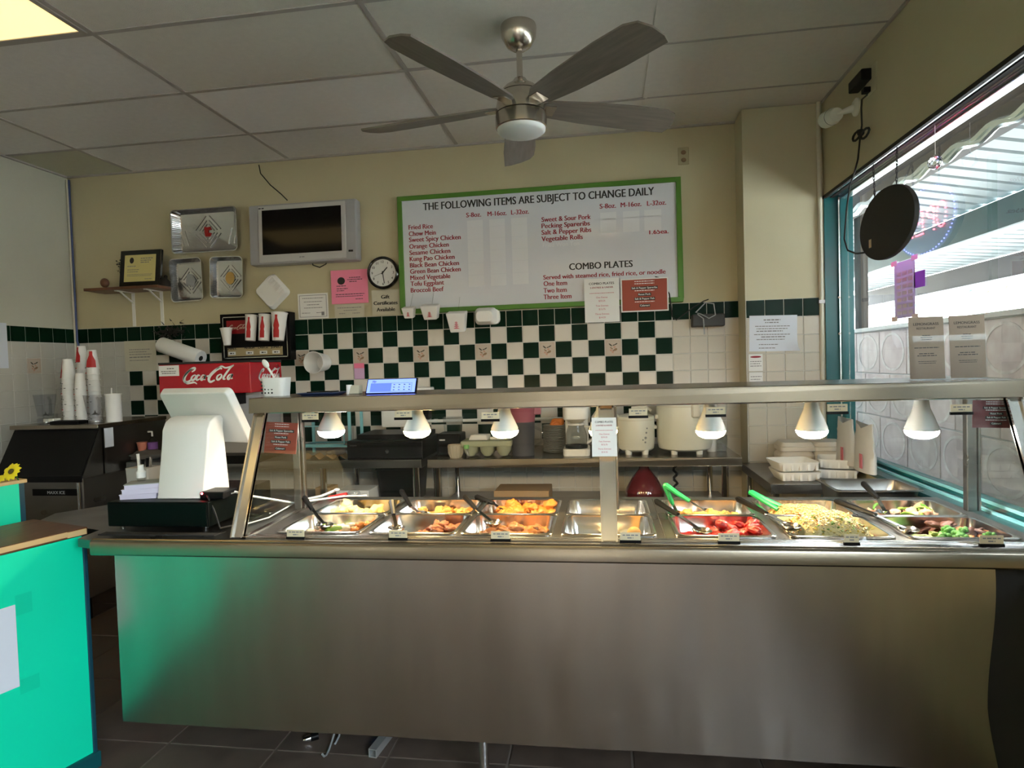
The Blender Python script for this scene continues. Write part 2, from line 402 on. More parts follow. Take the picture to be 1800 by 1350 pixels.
# the little flower-and-butterfly print on the picture tiles
_pd = MB(WALLX)
for (cx, cz, a, b, r) in ((-.018, .018, .014, .0045, -.7), (.004, .016, .009, .0035, .3), (.018, .022, .011, .004, .5)):
    _pd.prism(ell(a, b, 10), .0062, .0066, Matrix.Translation((cx, cz, 0)) @ Matrix.Rotation(r, 4, 'Z'))
PIC1 = withmat(_pd.mesh('butterfly', 0), 'pic_dark')
_pd = MB(WALLX)
for (cx, cz, a, b, r) in ((.014, -.014, .013, .008, .5), (.002, -.02, .007, .005, 0), (-.012, -.004, .012, .004, -.6)):
    _pd.prism(ell(a, b, 10), .0062, .0066, Matrix.Translation((cx, cz, 0)) @ Matrix.Rotation(r, 4, 'Z'))
PIC2 = withmat(_pd.mesh('flowers', 0), 'pic_brown')
_pd = MB(WALLX)
for (cx, cz) in ((-.015, -.018), (.008, .003), (-.004, -.03)): _pd.prism(ell(.008, .007, 9), .0062, .0065, Matrix.Translation((cx, cz, 0)))
for k in range(7):
    for q in (-1, 1):
        _pd.prism(ell(.0022, .0022, 5), .0062, .0065, Matrix.Translation((-.036+.012*k, q*.042, 0))); _pd.prism(ell(.0022, .0022, 5), .0062, .0065, Matrix.Translation((q*.042, -.036+.012*k, 0)))
PIC3 = withmat(_pd.mesh('petals', 0), 'pic_pink')
def put_tile(kind, parent, loc, rot=(0, 0, 0)):
    me, nm = {'g': (TG, 'green_tile'), 'w': (TW, 'white_tile'), 'c': (TC, 'cream_tile'), 'l': (TLW, 'white_tile'), 'p': (TP, 'picture_tile')}[kind]
    o = inst(nm, me, parent, loc, rot)
    if kind == 'p':
        for q in (PIC1, PIC2, PIC3): inst(q.name.split('.')[0], q, o)
    return o
rest = MB(WALLX)
for i in range(-16, 28):
    for j in range(0, 16):
        x = TX+P*(i+.5); z = TZ-P*(j+.5)
        if z < .06: continue
        if j == 0: k = 'g'
        elif -12 <= i <= 23 and j <= 7: k = 'p' if j == 2 and i % 4 == 0 and i >= 0 else ('g' if (i+j) % 2 == 1 else 'w')
        elif -12 <= i <= 23: k = 'w'
        elif i >= 24: k = 'c'
        else: k = 'l'
        if j <= 8 and x < .80+P: put_tile(k, wall_back, (x, WB-.0045, z))
        elif x < .80+P: rest.prism([(-h, -h), (h, -h), (h, h), (-h, h)], .0, .006, Matrix.Translation((x, z, 0)) @ Matrix(), top=[(-b_, -b_), (b_, -b_), (b_, b_), (-b_, b_)])
o = rest.build('lower_tiles', 'tile_cream', wall_back, 0, loc=(0, WB-.0045, 0)); o['kind'] = 'stuff'
for i in range(0, 16):
    for j in range(0, 8):
        y = 4.002-P*(i-1.0)-P/2+P; z = TZ-P*(j+.5)
        if y > WB-.03: continue
        k = 'g' if j == 0 else 'p' if (j == 2 and i == 3) else 'l'
        put_tile(k, wall_left, (WL+.0045, y, z), (0, 0, PI/2))

# boxed column in the right corner
CY = 4.0; CX0, CX1 = .868, WR
col = struct(MB().box(CX0, CX1, CY, WB, 0, CEIL).build('wall_column', 'column_paint', smooth=0), 'boxed wall column with painted top and tiled lower half', 'column')
MB().box(CX0, 1.30, CY-.005, CY, 0, 1.803).build('grout_bed', 'grout', col, 0)
for i in range(4):
    for j in range(0, 12):
        x = CX0+.003+P*(i+.5); z = 1.803-P*(j+.5)
        if z > .4 and x < 1.29: put_tile('g' if j == 0 else 'c', col, (x, CY-.0038, z))
pipe = struct(MB().tube([(1.302, CY-.012, .1), (1.302, CY-.012, CEIL)], .013, 10).build('trim_1', 'pipe_paint'), 'cream painted conduit pipe beside the corner column', 'pipe')
MB().box(1.285, 1.319, CY-.028, CY, 1.765, 1.785).build('pipe_clip', 'steel_dark', pipe, 0)

# window wall
WY0, WY1, WZ0, WZ1, WT = 1.15, 4.0, .865, 2.40, .16
V0, V1 = -4.2, .75
wr = MB()
for (y0, y1, z0, z1) in ((YF, V0, 0, CEIL+.1), (V1, WY0, 0, CEIL+.1), (WY1, WB+.2, 0, CEIL+.1), (WY0, WY1, 0, WZ0), (WY0, WY1, WZ1, CEIL+.1), (V0, V1, 0, WZ0), (V0, V1, WZ1, CEIL+.1)):
    wr.box(WR, WR+WT, y0, y1, z0, z1)
wall_right = struct(wr.build('wall_right', 'wall_paint', smooth=0), 'olive cream window wall on the right', 'wall')
def window(name, y0, y1, label):
    t = bpy.data.objects.new(name, None); COL.objects.link(t); struct(t, label, 'window'); t.location = (WR, (y0+y1)/2, WZ0)
    L = (y1-y0)/2; H = WZ1-WZ0
    g = MB().box(.100, .106, -L+.012, L-.012, .03, H-.02).build('pane', 'pane', t, 0)
    f = MB(); f.box(.0, .16, L-.012, L-.001, 0, H); f.box(.0, .16, -L+.001, -L+.012, 0, H); f.build('jamb', 'teal_frame', t, 0)
    for q in (-1, 1): MB().box(.080, .122, *sorted((q*(L-.036), q*(L-.012))), .02, H-.014).build('side_frame', 'teal_frame', t, 0, bevel=.003)
    MB().box(.072, .081, L-.030, L-.018, .02, H-.014).build('glazing_bead', 'alu', t, 0)
    MB().box(-.004, .012, -L, L, H-.014, H+.004).build('head_trim', 'black_matte', t, 0)
    MB().box(.012, .16, -L+.012, L-.012, H-.008, H).build('head_board', 'alu', t, 0)
    MB().box(.034, .056, -L+.012, L-.012, H-.012, H-.008).build('head_track', 'black_matte', t, 0)
    MB().box(.078, .122, -L+.036, L-.036, H-.030, H-.008).build('head_frame', 'alu', t, 0, bevel=.003)
    MB().box(-.03, .03, -L, L, -.012, .008).build('sill', 'teal_dark', t, 0)
    MB().box(.03, .045, -L+.012, L-.012, .0, .016).build('sill_track', 'cyan_sky_glint', t, 0)  # track coloured with the painted sky reflection
    MB().box(.045, .080, -L+.012, L-.012, .0, .008).build('sill_channel', 'teal_dark', t, 0)
    MB().box(.080, .122, -L+.036, L-.036, .0, .035).build('sill_frame', 'teal_frame', t, 0, bevel=.003); MB().box(.076, .081, -L+.036, L-.036, .022, .034).build('sill_glint', 'cyan_sky_glint', t, 0)  # thin strip added as a bright cyan reflection line
    for z in (.93, .715): MB().ball((.074, L-.024, z), .008).build('screw', 'white_plastic', t)
    pt = bpy.data.lights.new('portal', 'AREA'); pt.shape = 'RECTANGLE'; pt.size = y1-y0; pt.size_y = H; pt.cycles.is_portal = True
    po = bpy.data.objects.new(name+'_portal', pt); COL.objects.link(po); po.location = (WR+.2, (y0+y1)/2, WZ0+H/2)
    po.rotation_euler = Matrix(((0, 0, 1), (1, 0, 0), (0, 1, 0))).to_euler()
    return t
window('window_1', WY0, WY1, 'large teal framed side window looking onto the covered patio')
window('window_2', V0, V1, 'unseen second teal framed side window, added for daylight in the dining area')  # unseen window, added for the daylight it lets in

# street wall behind the viewer, with its shop windows
FW = [(WL+.3, -2.7, .9, 2.1, 'by the side wall'), (-1.0, .15, .12, 2.15, 'as glazed door opposite the counter')]
wf = MB(); xs = [WL-.2, FW[0][0], FW[0][1], FW[1][0], FW[1][1], WR+.2]
for k in range(0, 6, 2): wf.box(xs[k], xs[k+1], YF-.2, YF, 0, CEIL+.1)
for (a, b, z0, z1, _) in FW: wf.box(a, b, YF-.2, YF, 0, z0).box(a, b, YF-.2, YF, z1, CEIL+.1)
wall_front = struct(wf.build('wall_front', 'wall_paint', smooth=0), 'street wall with shop window and glazed door opposite the counter', 'wall')
for k, (a, b, z0, z1, lb) in enumerate(FW):
    t = bpy.data.objects.new('window_%d' % (k+3), None); COL.objects.link(t); struct(t, 'street window %s' % lb, 'window'); t.location = ((a+b)/2, YF-.1, z0)
    w = (b-a)/2; H = z1-z0; MB().box(-w+.04, w-.04, -.003, .003, .04, H-.04).build('pane', 'pane', t, 0)
    f = MB(); f.box(-w, w, -.03, .03, 0, .04).box(-w, w, -.03, .03, H-.04, H).box(-w, -w+.04, -.03, .03, .04, H-.04).box(w-.04, w, -.03, .03, .04, H-.04); f.build('window_frame', 'teal_frame', t, 0)
    pt = bpy.data.lights.new('portal', 'AREA'); pt.shape = 'RECTANGLE'; pt.size = b-a; pt.size_y = H; pt.cycles.is_portal = True
    po = bpy.data.objects.new('street_portal', pt); COL.objects.link(po); po.location = ((a+b)/2, YF-.25, (z0+z1)/2); po.rotation_euler = (PI/2, 0, PI)

# ------------------------------------------------------------------ patio outside
mat('concrete', (.62, .60, .56), .8, noise_amt=.1, noise_scale=2)
mat('patio_ground', (.40, .40, .38), .8, noise_amt=.15, noise_scale=2)
mat('stucco', (.80, .79, .76), .8, noise_amt=.06, noise_scale=2)
mat('stone_a', (.74, .66, .67), .5, noise_amt=.4, noise_scale=7, col2=(.52, .43, .46))
mat('stone_b', (.78, .73, .73), .5, noise_amt=.4, noise_scale=9, col2=(.58, .50, .52))
mat('stone_ring', (.82, .79, .79), .5, noise_amt=.3, noise_scale=20)
mat('roof_sheet', (.24, .27, .28), .5, .2); mat('beam_dark', (.035, .03, .03), .7); mat('beam_teal', (.02, .06, .06), .5)
mat('joint_white', (.72, .76, .78), .6)
g = struct(slab('patio_floor', 'patio_ground', WR+WT, 14, -12, 16, -.2, -.02), 'pale sunlit patio paving beyond the window', 'paving')
g4 = struct(MB().box(-14, WR+WT, WB+.25, 18, -.02, 3.4).build('sun_block_rear', 'stucco', smooth=0), 'unseen block added behind the back wall to keep sun off the patio', 'wall')  # unseen mass added to stop sun reaching the patio past the back wall
g5 = struct(MB().box(-14, WL-.25, YF-.2, WB+.25, -.02, 3.4).build('sun_block_side', 'stucco', smooth=0), 'unseen block added beyond the side wall to keep the sun out', 'wall')  # unseen mass added to block sun from the left
g2 = struct(MB().box(-14, WR+WT, -16, YF-.2, -.2, -.02).build('street_pavement', 'concrete', smooth=0), 'pale pavement in front of the shop', 'paving')
g3 = struct(MB().box(-14, 14, -9.2, -9.0, -.02, 3.0).build('facing_wall', mat('facing_paint', (.24, .20, .16), .8, noise_amt=.2, noise_scale=1.5), smooth=0), 'brown wall across the street', 'wall')
hw = struct(MB().box(2.215, 2.33, -5, 9, -.02, 1.64).build('patio_wall', 'joint_white', smooth=0), 'low patio wall faced with mottled stone panels', 'wall')
MB().box(2.17, 2.37, -5, 9, 1.64, 1.67).build('coping', 'joint_white', hw, 0)
for r in range(4):
    z1 = 1.632-r*.345; z0 = max(z1-.335, 0)
    for k in range(18):
        y = 8.6-k*.455-(0 if r % 2 == 0 else .18); y0, y1 = max(y-.445, .6), y
        if y1 < .7: continue
        o = MB().box(2.205, 2.217, y0, y1, z0, z1).build('stone_panel', 'stone_a' if (k+r) % 2 else 'stone_b', hw, 0, bevel=.003, seg=1)
        c = Matrix.Translation((2.2045, (y0+y1)/2, (z0+z1)/2)) @ Matrix(((0, 0, 1, 0), (1, 0, 0, 0), (0, 1, 0, 0), (0, 0, 0, 1)))
        mb = MB(); n = 28; vs = []
        for q in range(n):
            a = 2*PI*q/n
            for rr in (.86, .98): vs.append(((y1-y0)/2*.9*rr*math.cos(a), (z1-z0)/2*.9*rr*math.sin(a), 0)); vs.append((vs[-1][0], vs[-1][1], -.002))
        fs = []
        for q in range(n):
            e, w = q*4, ((q+1) % n)*4
            fs += [(e+1, e+3, w+3, w+1), (e, w, w+2, e+2), (e, e+1, w+1, w), (e+2, w+2, w+3, e+3)]
        mb.add(vs, fs, c); mb.build('medallion_ring', 'stone_ring', o, 0)
roof = thing('patio_roof', 'white corrugated metal roof over the patio outside the window', 'patio roof', (1.6, 0, 0))
def corr(x0, z0, x1, z1, y0, y1, pitch=.19):
    mb = MB(); n = int((y1-y0)/pitch); vs = []; ys = []
    for k in range(n):
        b = y0+k*pitch; ys += [(b, 0), (b+pitch*.72, 0), (b+pitch*.76, .03), (b+pitch*.96, .03)]
    for (y, dz) in ys: vs += [(x0, y, z0+dz), (x1, y, z1+dz)]
    k = len(ys); vs += [(v[0], v[1], v[2]+.004) for v in vs]
    fs = []
    for i in range(k-1): fs += [(2*i, 2*i+2, 2*i+3, 2*i+1), (2*k+2*i, 2*k+2*i+1, 2*k+2*i+3, 2*k+2*i+2)]
    mb.add(vs, fs); return mb
corr(.0, 2.92, 1.5, 2.63, -1.0, 10).build('roof_sheet', 'roof_sheet', roof, 0)
corr(1.5, 2.56, 2.7, 2.46, -1.0, 11).build('roof_sheet', 'roof_sheet', roof, 0)
MB().box(.12, .20, -1.0, 10, 2.42, 2.88).build('header_beam', 'beam_dark', roof, 0)
MB().box(1.45, 1.55, -1.0, 11, 2.385, 2.61).build('middle_beam', 'beam_teal', roof, 0)
MB().box(1.44, 1.56, -1.0, 11, 2.37, 2.385).build('beam_trim', 'joint_white', roof, 0)
MB().box(2.62, 2.70, -1.0, 12, 2.21, 2.44).build('eave_beam', 'beam_dark', roof, 0)
MB().box(2.60, 2.72, -1.0, 12, 2.195, 2.21).build('eave_trim', 'joint_white', roof, 0)
tw = MB(); tw.tube([(.10, 1+.04*i, 2.42+.012*math.sin(i*.9)) for i in range(150)], .022, 6); tw.tube([(.09, 1+.04*i, 2.40+.014*math.cos(i*.9)) for i in range(150)], .014, 6)
tw.build('plastic_sleeve', 'alu', roof)
for y in (.8, 5.9, 9.6):
    MB().box(.62, .70, y-.04, y+.04, 1.65, 2.82).build('post', 'beam_dark', roof, 0)
rl = [(2.6, 2.3+.33*k, 2.12-.03*math.sin(k*2.1)) for k in range(24)]
sl = thing('string_lights', 'string of small coloured party bulbs along the patio eave', 'string lights', (4.2, 0, 0))
MB().tube([(0, p[1], p[2]) for p in rl], .004, 5).build('wire', 'black_matte', sl)
for k, c in enumerate(((1, .75, .1), (.1, .8, .3), (.2, .3, 1), (1, .3, .1))): mat('party_%d' % k, c, .3, emit=c, estr=1.5)
for k, p in enumerate(rl): MB().ball((0, p[1], p[2]-.03), .022, 8, 6, (1, 1, 1.4)).build('bulb', 'party_%d' % (k % 4), sl)
ob = thing('far_building', 'sunlit white building across the parking lot outside', 'building', (11.5, 8, 0))
MB().box(0, 3, -16, 10, 0, 4.2).build('wall', 'stucco', ob, 0)
MB().box(-.2, 3.2, -16.2, 10.2, 4.2, 4.4).build('roof', 'stucco', ob, 0)
# ------------------------------------------------------------------ steam table
CT = .885; CYF, CYB = 1.945, 2.66
PANX = [-1.165, -.825, -.497, -.155, .218, .568, .918]; PW = .315; PY = [(2.05, 2.325), (2.330, 2.585)]
steam = thing('steam_table', 'long stainless steel steam table with wells and dented front panel', 'steam table', (0, 2.3, 0))
def S(mb, nm, m, **k): return mb.build(nm, m, steam, loc=(0, -2.3, 0), **k)
top = MB()
top.prism([(-1.80, CYF), (WR-.04, CYF), (WR-.04, 2.062), (-1.80, 2.062)], CT-.03, CT)
top.box(-1.80, WR-.04, 2.573, CYB, CT-.03, CT)
e = [-1.80]
for x in PANX: e += [x+.012, x+PW-.012]
e += [WR-.04]
for k in range(0, len(e), 2): top.box(e[k], e[k+1], 2.062, 2.573, CT-.03, CT)
top.prism([(-1.80, CYF), (-1.80, CYB), (-2.10, CYB), (-2.32, 2.33), (-2.27, 2.20), (-1.885, 2.078), (-1.87, 1.965)], CT-.03, CT)
S(top, 'countertop', 'steel_dark', smooth=0)
lip = MB(); prof = [(CYF, .832), (CYF-.006, .838), (CYF-.006, .874), (CYF-.002, .883), (CYF+.008, .889), (CYF+.02, .8865), (CYF+.03, .8855), (CYF+.03, .832)]
n = len(prof); vs = [(x, y, z) for x in (-1.80, WR-.04) for y, z in prof]
lip.add(vs, [tuple(range(n)), tuple(range(n, 2*n))[::-1]]+[(i, (i+1) % n, n+(i+1) % n, n+i) for i in range(n)])
S(lip, 'front_lip', 'steel')
for y0, y1, zz, m in ((1.985, 1.993, .891, 'steel_bright'), (2.003, 2.011, .889, 'steel_bright'), (2.024, 2.036, .8875, 'steel_bright')):
    S(MB().box(-1.26, WR-.05, y0, y1, CT-.001, zz), 'glass_channel', m, smooth=0, bevel=.001)
S(MB().box(-1.255, -1.235, 1.985, 2.6, CT-.001, .892), 'end_channel', 'steel_bright', smooth=0, bevel=.001)
for x in (.146, .186): S(MB().box(x-.001, x+.001, 2.0, 2.62, CT-.001, CT+.001), 'seam', 'black_matte', smooth=0)
# dented front sheet
pan = MB(); NX, NZ = 110, 26; x0, x1, z0, z1 = -1.745, 1.105, .215, .835; vs = []
R = random.Random(11); dents = [(R.uniform(-.2, 1.0), R.uniform(.25, .7), R.uniform(.012, .03), R.uniform(.08, .22), R.uniform(-.004, .004)) for _ in range(16)]
for i in range(NX+1):
    for j in range(NZ+1):
        x = x0+(x1-x0)*i/NX; z = z0+(z1-z0)*j/NZ
        if i == NX: x += .012*math.sin(z*9+1)+(.02 if z < .4 else 0)*(.4-z)*4
        d = .0035*noise.noise(Vector((x*2.0, z*1.1, 0)))+.0018*noise.noise(Vector((x*7, z*1.3, 3)))
        for (cx, cz, sx, sz, a) in dents: d += a*math.exp(-((x-cx)/sx)**2-((z-cz)/sz)**2)
        vs.append((x, 1.985+d, z))
fs = [(i*(NZ+1)+j, (i+1)*(NZ+1)+j, (i+1)*(NZ+1)+j+1, i*(NZ+1)+j+1) for i in range(NX) for j in range(NZ)]
k = len(vs); vs += [(v[0], 2.0, v[2]) for v in vs]
fs += [tuple(q+k for q in f[::-1]) for f in fs]
pan.add(vs, fs)
for i in range(NX): pan.f += [(i*(NZ+1), k+i*(NZ+1), k+(i+1)*(NZ+1), (i+1)*(NZ+1))]
for j in range(NZ): pan.f += [(j, j+1, k+j+1, k+j), (NX*(NZ+1)+j, k+NX*(NZ+1)+j, k+NX*(NZ+1)+j+1, NX*(NZ+1)+j+1)]
S(pan, 'front_panel', 'steel_panel', smooth=60)
S(MB().box(-1.77, WR-.05, 2.012, 2.03, .2, CT-.03), 'body_front', 'black_matte', smooth=0)
S(MB().box(-1.77, -1.74, 2.03, 2.62, .2, CT-.03), 'body_side', 'steel_dark', smooth=0)
S(MB().box(-1.77, WR-.05, 2.60, 2.62, .2, CT-.03), 'body_back', 'steel_dark', smooth=0)
for x, y in ((-.44, 2.07), (-.44, 2.52), (1.12, 2.07), (1.12, 2.52), (-1.6, 2.50)):
    if 1: S(MB().tube([(x, y, 0), (x, y, .3)], .018, 12), 'leg', 'chrome')
for i, x in enumerate(PANX):
    w = MB(); a, b, c, d = x+.012, x+PW-.012, 2.062, 2.573
    w.box(a, b, c, d, .70, .705).box(a-.002, a, c, d, .70, CT-.03).box(b, b+.002, c, d, .70, CT-.03).box(a, b, c-.002, c, .70, CT-.03).box(a, b, d, d+.002, .70, CT-.03)
    S(w, 'well', 'steel_dark', smooth=0)

# pans
def pan_mesh(w, d, dep=.10):
    mb = MB(); lo = rrect(w, d, .022, 4); r2 = rrect(w-.026, d-.026, .03, 4); r3 = rrect(w-.05, d-.05, .035, 4); r4 = rrect(w-.008, d-.008, .02, 4)
    rings = [(lo, -.003), (lo, .001), (r4, .004), (r2, .002), (r2, -.004), (r3, -dep+.01), (rrect(w-.07, d-.07, .03, 4), -dep)]
    n = len(lo); vs = [(x, y, z) for R_, z in rings for x, y in R_]
    fs = [(k*n+i, k*n+(i+1) % n, (k+1)*n+(i+1) % n, (k+1)*n+i) for k in range(len(rings)-1) for i in range(n)]
    fs.append(tuple((len(rings)-1)*n+i for i in range(n)))
    # outer skin
    q = len(vs); out = [(rrect(w-.022, d-.022, .03, 4), -.003), (rrect(w-.046, d-.046, .035, 4), -dep+.008), (rrect(w-.066, d-.066, .03, 4), -dep-.002)]
    vs += [(x, y, z) for R_, z in out for x, y in R_]
    fs += [(i, q+i, q+(i+1) % n, (i+1) % n) for i in range(n)]
    fs += [(q+k*n+i, q+(k+1)*n+i, q+(k+1)*n+(i+1) % n, q+k*n+(i+1) % n) for k in range(2) for i in range(n)]
    fs.append(tuple(q+2*n+i for i in range(n))[::-1])
    mb.add(vs, fs); return mb
PANS = {}
names = ['first', 'second', 'third', 'fourth', 'fifth', 'sixth', 'last']
food_lab = [['seafood and pepper stir fry', 'pale fried dumplings'], ['browned rib pieces', 'small orange tofu bites'], ['browned chicken chunks', 'glossy orange chicken'],
            ['one sesame ball and crumbs', 'nothing left in it'], ['red sweet and sour pork', 'a few golden chicken bites'], ['a heap of fried rice', 'chow mein noodles'], ['broccoli and beef', 'green beans and shrimp']]
_pm = [withmat(pan_mesh(PW, b-a).mesh('steam_pan', 50), 'steel_bright') for a, b in PY]
for i, x in enumerate(PANX):
    for r, (a, b) in enumerate(PY):
        o = inst('steam_pan', _pm[r], None, (x+PW/2, (a+b)/2, CT+.004))
        tag(o, 'steel half pan holding %s, %s row of the steam table' % (food_lab[i][r], ('front', 'rear')[r]) if (i, r) != (3, 1) else 'empty steel half pan in the rear row behind the centre post', 'food pan', 'steam table pans')
        PANS[(i, r)] = (x+.03, x+PW-.03, a+.03, b-.03)

# food
def fm(nm, col, rough=.4, coat=.15, amt=.35, c2=None): return mat('food_'+nm, col, rough, noise_amt=amt, noise_scale=30, col2=c2, coat=coat, bump=.25, bump_scale=70)
fm('orange', (.62, .20, .03)); fm('gold', (.62, .33, .09), .6); fm('brown', (.40, .14, .04)); fm('rib', (.42, .13, .05)); fm('dump', (.78, .56, .20), .5, .05, .2)
fm('red', (.60, .02, .012), .25, .4); fm('broc', (.10, .34, .04), .6, .05); fm('stem', (.42, .50, .14), .5); fm('beef', (.16, .05, .025), .4); fm('carrot', (.75, .24, .04)); fm('shrimp', (.72, .38, .24)); fm('bean', (.10, .26, .03), .35)
fm('noodle', (.66, .40, .13), .4, .2, .3); fm('rice', (.82, .68, .34), .5, .05, .15); fm('cream', (.78, .66, .48), .5); fm('sauce_brown', (.20, .08, .02), .25, .4); fm('sauce_red', (.28, .008, .006), .2, .5); fm('sauce_orange', (.45, .20, .05), .3, .3); fm('pep', (.2, .34, .04), .3)
fm('purple', (.16, .03, .04), .4); fm('pea', (.2, .42, .05)); fm('egg', (.85, .62, .12))
def lump_mesh(nm, m, seed, sc=(1, 1, .75), amt=.5, freq=2.1, sub=3):
    bm = bmesh.new(); bmesh.ops.create_icosphere(bm, subdivisions=sub, radius=1)
    for v in bm.verts:
        q = v.co*freq+Vector((seed*7.3, seed*3.1, 0)); v.co *= 1+amt*noise.noise(q)+amt*.4*noise.noise(q*2.3); v.co = Vector((v.co.x*sc[0], v.co.y*sc[1], v.co.z*sc[2]))
    me = bpy.data.meshes.new(nm); bm.to_mesh(me); bm.free(); me.polygons.foreach_set('use_smooth', [True]*len(me.polygons))
    return withmat(me, m)
def floret_mesh(seed):
    mb = MB(); mb.tube([(0, 0, -1), (0, 0, .1)], [.3, .35], 6); R = random.Random(seed)
    for k in range(9):
        a = R.uniform(0, 2*PI); r = R.uniform(0, .75); mb.ball((r*math.cos(a), r*math.sin(a), .35+.35*(1-r)), R.uniform(.3, .45), 6, 5)
    return withmat(mb.mesh('broccoli_floret', 60), 'food_broc')
def curl_mesh(m, seed, turn=4.2, r=.6, th=.28):
    R = random.Random(seed); n = 9
    mb = MB(); mb.tube([(r*math.cos(turn*i/n), r*math.sin(turn*i/n), .1*math.sin(i)) for i in range(n+1)], [th*(.5+.5*math.sin(PI*(.15+.8*i/n))) for i in range(n+1)], 6)
    return withmat(mb.mesh('shrimp_piece', 60), m)
def stick_mesh(nm, m, L=1, t=.22, bend=.2):
    return withmat(MB().tube([(-L, 0, -bend), (-L*.4, .06, bend*.3), (L*.3, 0, bend*.3), (L, -.05, -bend)], [t*.6, t, t, t*.5], 6).mesh(nm, 60), m)
LIFT = (.026, .018)
def bed(i, r, m, lvl, label, nm='sauce_layer', hf=None, x0=0, x1=1, amp=.006, freq=40, cat='food'):
    a, b, c, d = PANS[(i, r)]; a, b = a+(b-a)*x0, a+(b-a)*x1; N = 26; M = 20; mb = MB(); vs = []
    for p in range(N+1):
        for q in range(M+1):
            u, v = p/N, q/M; x = a+(b-a)*u; y = c+(d-c)*v
            z = lvl+(LIFT[r]-.004 if nm == 'sauce_layer' else 0)+amp*noise.noise(Vector((x*freq, y*freq, i)))
            if hf: z += hf(u, v)
            vs.append((x, y, CT-.085+z))
    fs = [(p*(M+1)+q, (p+1)*(M+1)+q, (p+1)*(M+1)+q+1, p*(M+1)+q+1) for p in range(N) for q in range(M)]
    k = len(vs); bot = [p*(M+1) for p in range(N+1)]+[N*(M+1)+q for q in range(1, M+1)]+[p*(M+1)+M for p in range(N-1, -1, -1)]+[q for q in range(M-1, 0, -1)]
    vs += [(vs[q][0], vs[q][1], CT-.093) for q in bot]
    for t in range(len(bot)): fs.append((bot[t], bot[(t+1) % len(bot)], k+(t+1) % len(bot), k+t))
    mb.add(vs, fs); o = mb.build(nm, m, smooth=80); o['kind'] = 'stuff'; return tag(o, label, cat)
LIFT = (.026, .018)
def pile(i, r, meshes, n, size, label, name, group, x0=0, x1=1, y0=0, y1=1, z=(.01, .03), seed=1, cat='food', flat=.5):
    a, b, c, d = PANS[(i, r)]; R = random.Random(seed*97+i*7+r)
    for k in range(n):
        u, v = R.uniform(x0, x1), R.uniform(y0, y1); s = size*R.uniform(.65, 1.1)
        zz = CT-.085+R.uniform(*z)+LIFT[r]
        o = inst(name, R.choice(meshes), None, (a+.012+(b-a-.024)*u, c+.012+(d-c-.024)*v, zz), (R.uniform(-flat, flat), R.uniform(-flat, flat), R.uniform(0, 6.28)), s)
        tag(o, label, cat, group)
def lumps(nm, m, n=4, **k): return [lump_mesh(nm, m, q+len(m), **k) for q in range(n)]
# well 1
bed(0, 0, 'food_cream', .008, 'creamy stir fry sauce in the leftmost front pan')
pile(0, 0, lumps('shrimp_piece', 'food_shrimp', 3)+[curl_mesh('food_shrimp', 2)], 16, .022, 'pink shrimp piece in the leftmost front pan', 'shrimp_piece', 'shrimp in the stir fry', .15, .95, .1, .8, (.015, .035))
pile(0, 0, lumps('squid_piece', 'food_cream', 3, sc=(1.2, .5, .5)), 16, .022, 'pale squid strip in the leftmost front pan', 'squid_piece', 'squid in the stir fry', .1, .9, .1, .9, (.015, .04), 3)
pile(0, 0, [stick_mesh('pepper_strip', 'food_pep', 1, .4)], 4, .030, 'green pepper strip in the leftmost front pan', 'pepper_strip', 'pepper in the stir fry', .4, .6, .3, .8, (.03, .045), 4)
pile(0, 0, lumps('carrot_piece', 'food_carrot', 2), 4, .02, 'orange carrot piece in the leftmost front pan', 'carrot_piece', 'carrot in the stir fry', .8, 1, .3, 1, (.03, .05), 5)
pile(0, 1, lumps('fried_dumpling', 'food_dump', 4, sc=(1, .8, .8), amt=.5, freq=1.5), 18, .027, 'pale yellow fried dumpling in the leftmost rear pan', 'fried_dumpling', 'fried dumplings', .08, .97, .05, .9, (.03, .075), 6)
# well 2
bed(1, 0, 'food_sauce_orange', -.002, 'thin sauce in the bottom of the rib pan', x0=.2)
pile(1, 0, lumps('rib_piece', 'food_rib', 4, sc=(1.3, .6, .55)), 26, .028, 'browned rib piece in the second front pan', 'rib_piece', 'rib pieces', .45, 1, .1, .9, (.01, .05), 7)
pile(1, 0, lumps('rib_piece', 'food_rib', 3, sc=(1.2, .6, .5)), 8, .024, 'browned rib piece in the second front pan', 'rib_piece', 'rib pieces', .1, .45, .1, .6, (.008, .015), 8)
bed(1, 1, 'food_sauce_orange', .03, 'orange sauce layer in the second rear pan', amp=.012)
pile(1, 1, lumps('tofu_bite', 'food_gold', 3)+lumps('tofu_bite', 'food_orange', 2), 40, .018, 'small golden tofu bite in the second rear pan', 'tofu_bite', 'tofu bites', .1, 1, .1, .95, (.03, .05), 9)
# well 3
bed(2, 0, 'food_sauce_brown', .018, 'dark brown sauce in the third front pan', amp=.012)
pile(2, 0, lumps('chicken_chunk', 'food_orange', 4)+lumps('chicken_chunk', 'food_brown', 3), 40, .024, 'browned chicken chunk in the third front pan', 'chicken_chunk', 'brown chicken chunks', .02, 1, .02, .8, (.02, .045), 10)
bed(2, 1, 'food_sauce_brown', .025, 'glossy sauce in the third rear pan', amp=.012)
pile(2, 1, lumps('orange_chicken_chunk', 'food_orange', 4, amt=.45), 32, .026, 'glossy orange chicken chunk in the third rear pan', 'orange_chicken_chunk', 'orange chicken chunks', .15, 1, .1, .95, (.03, .065), 11)
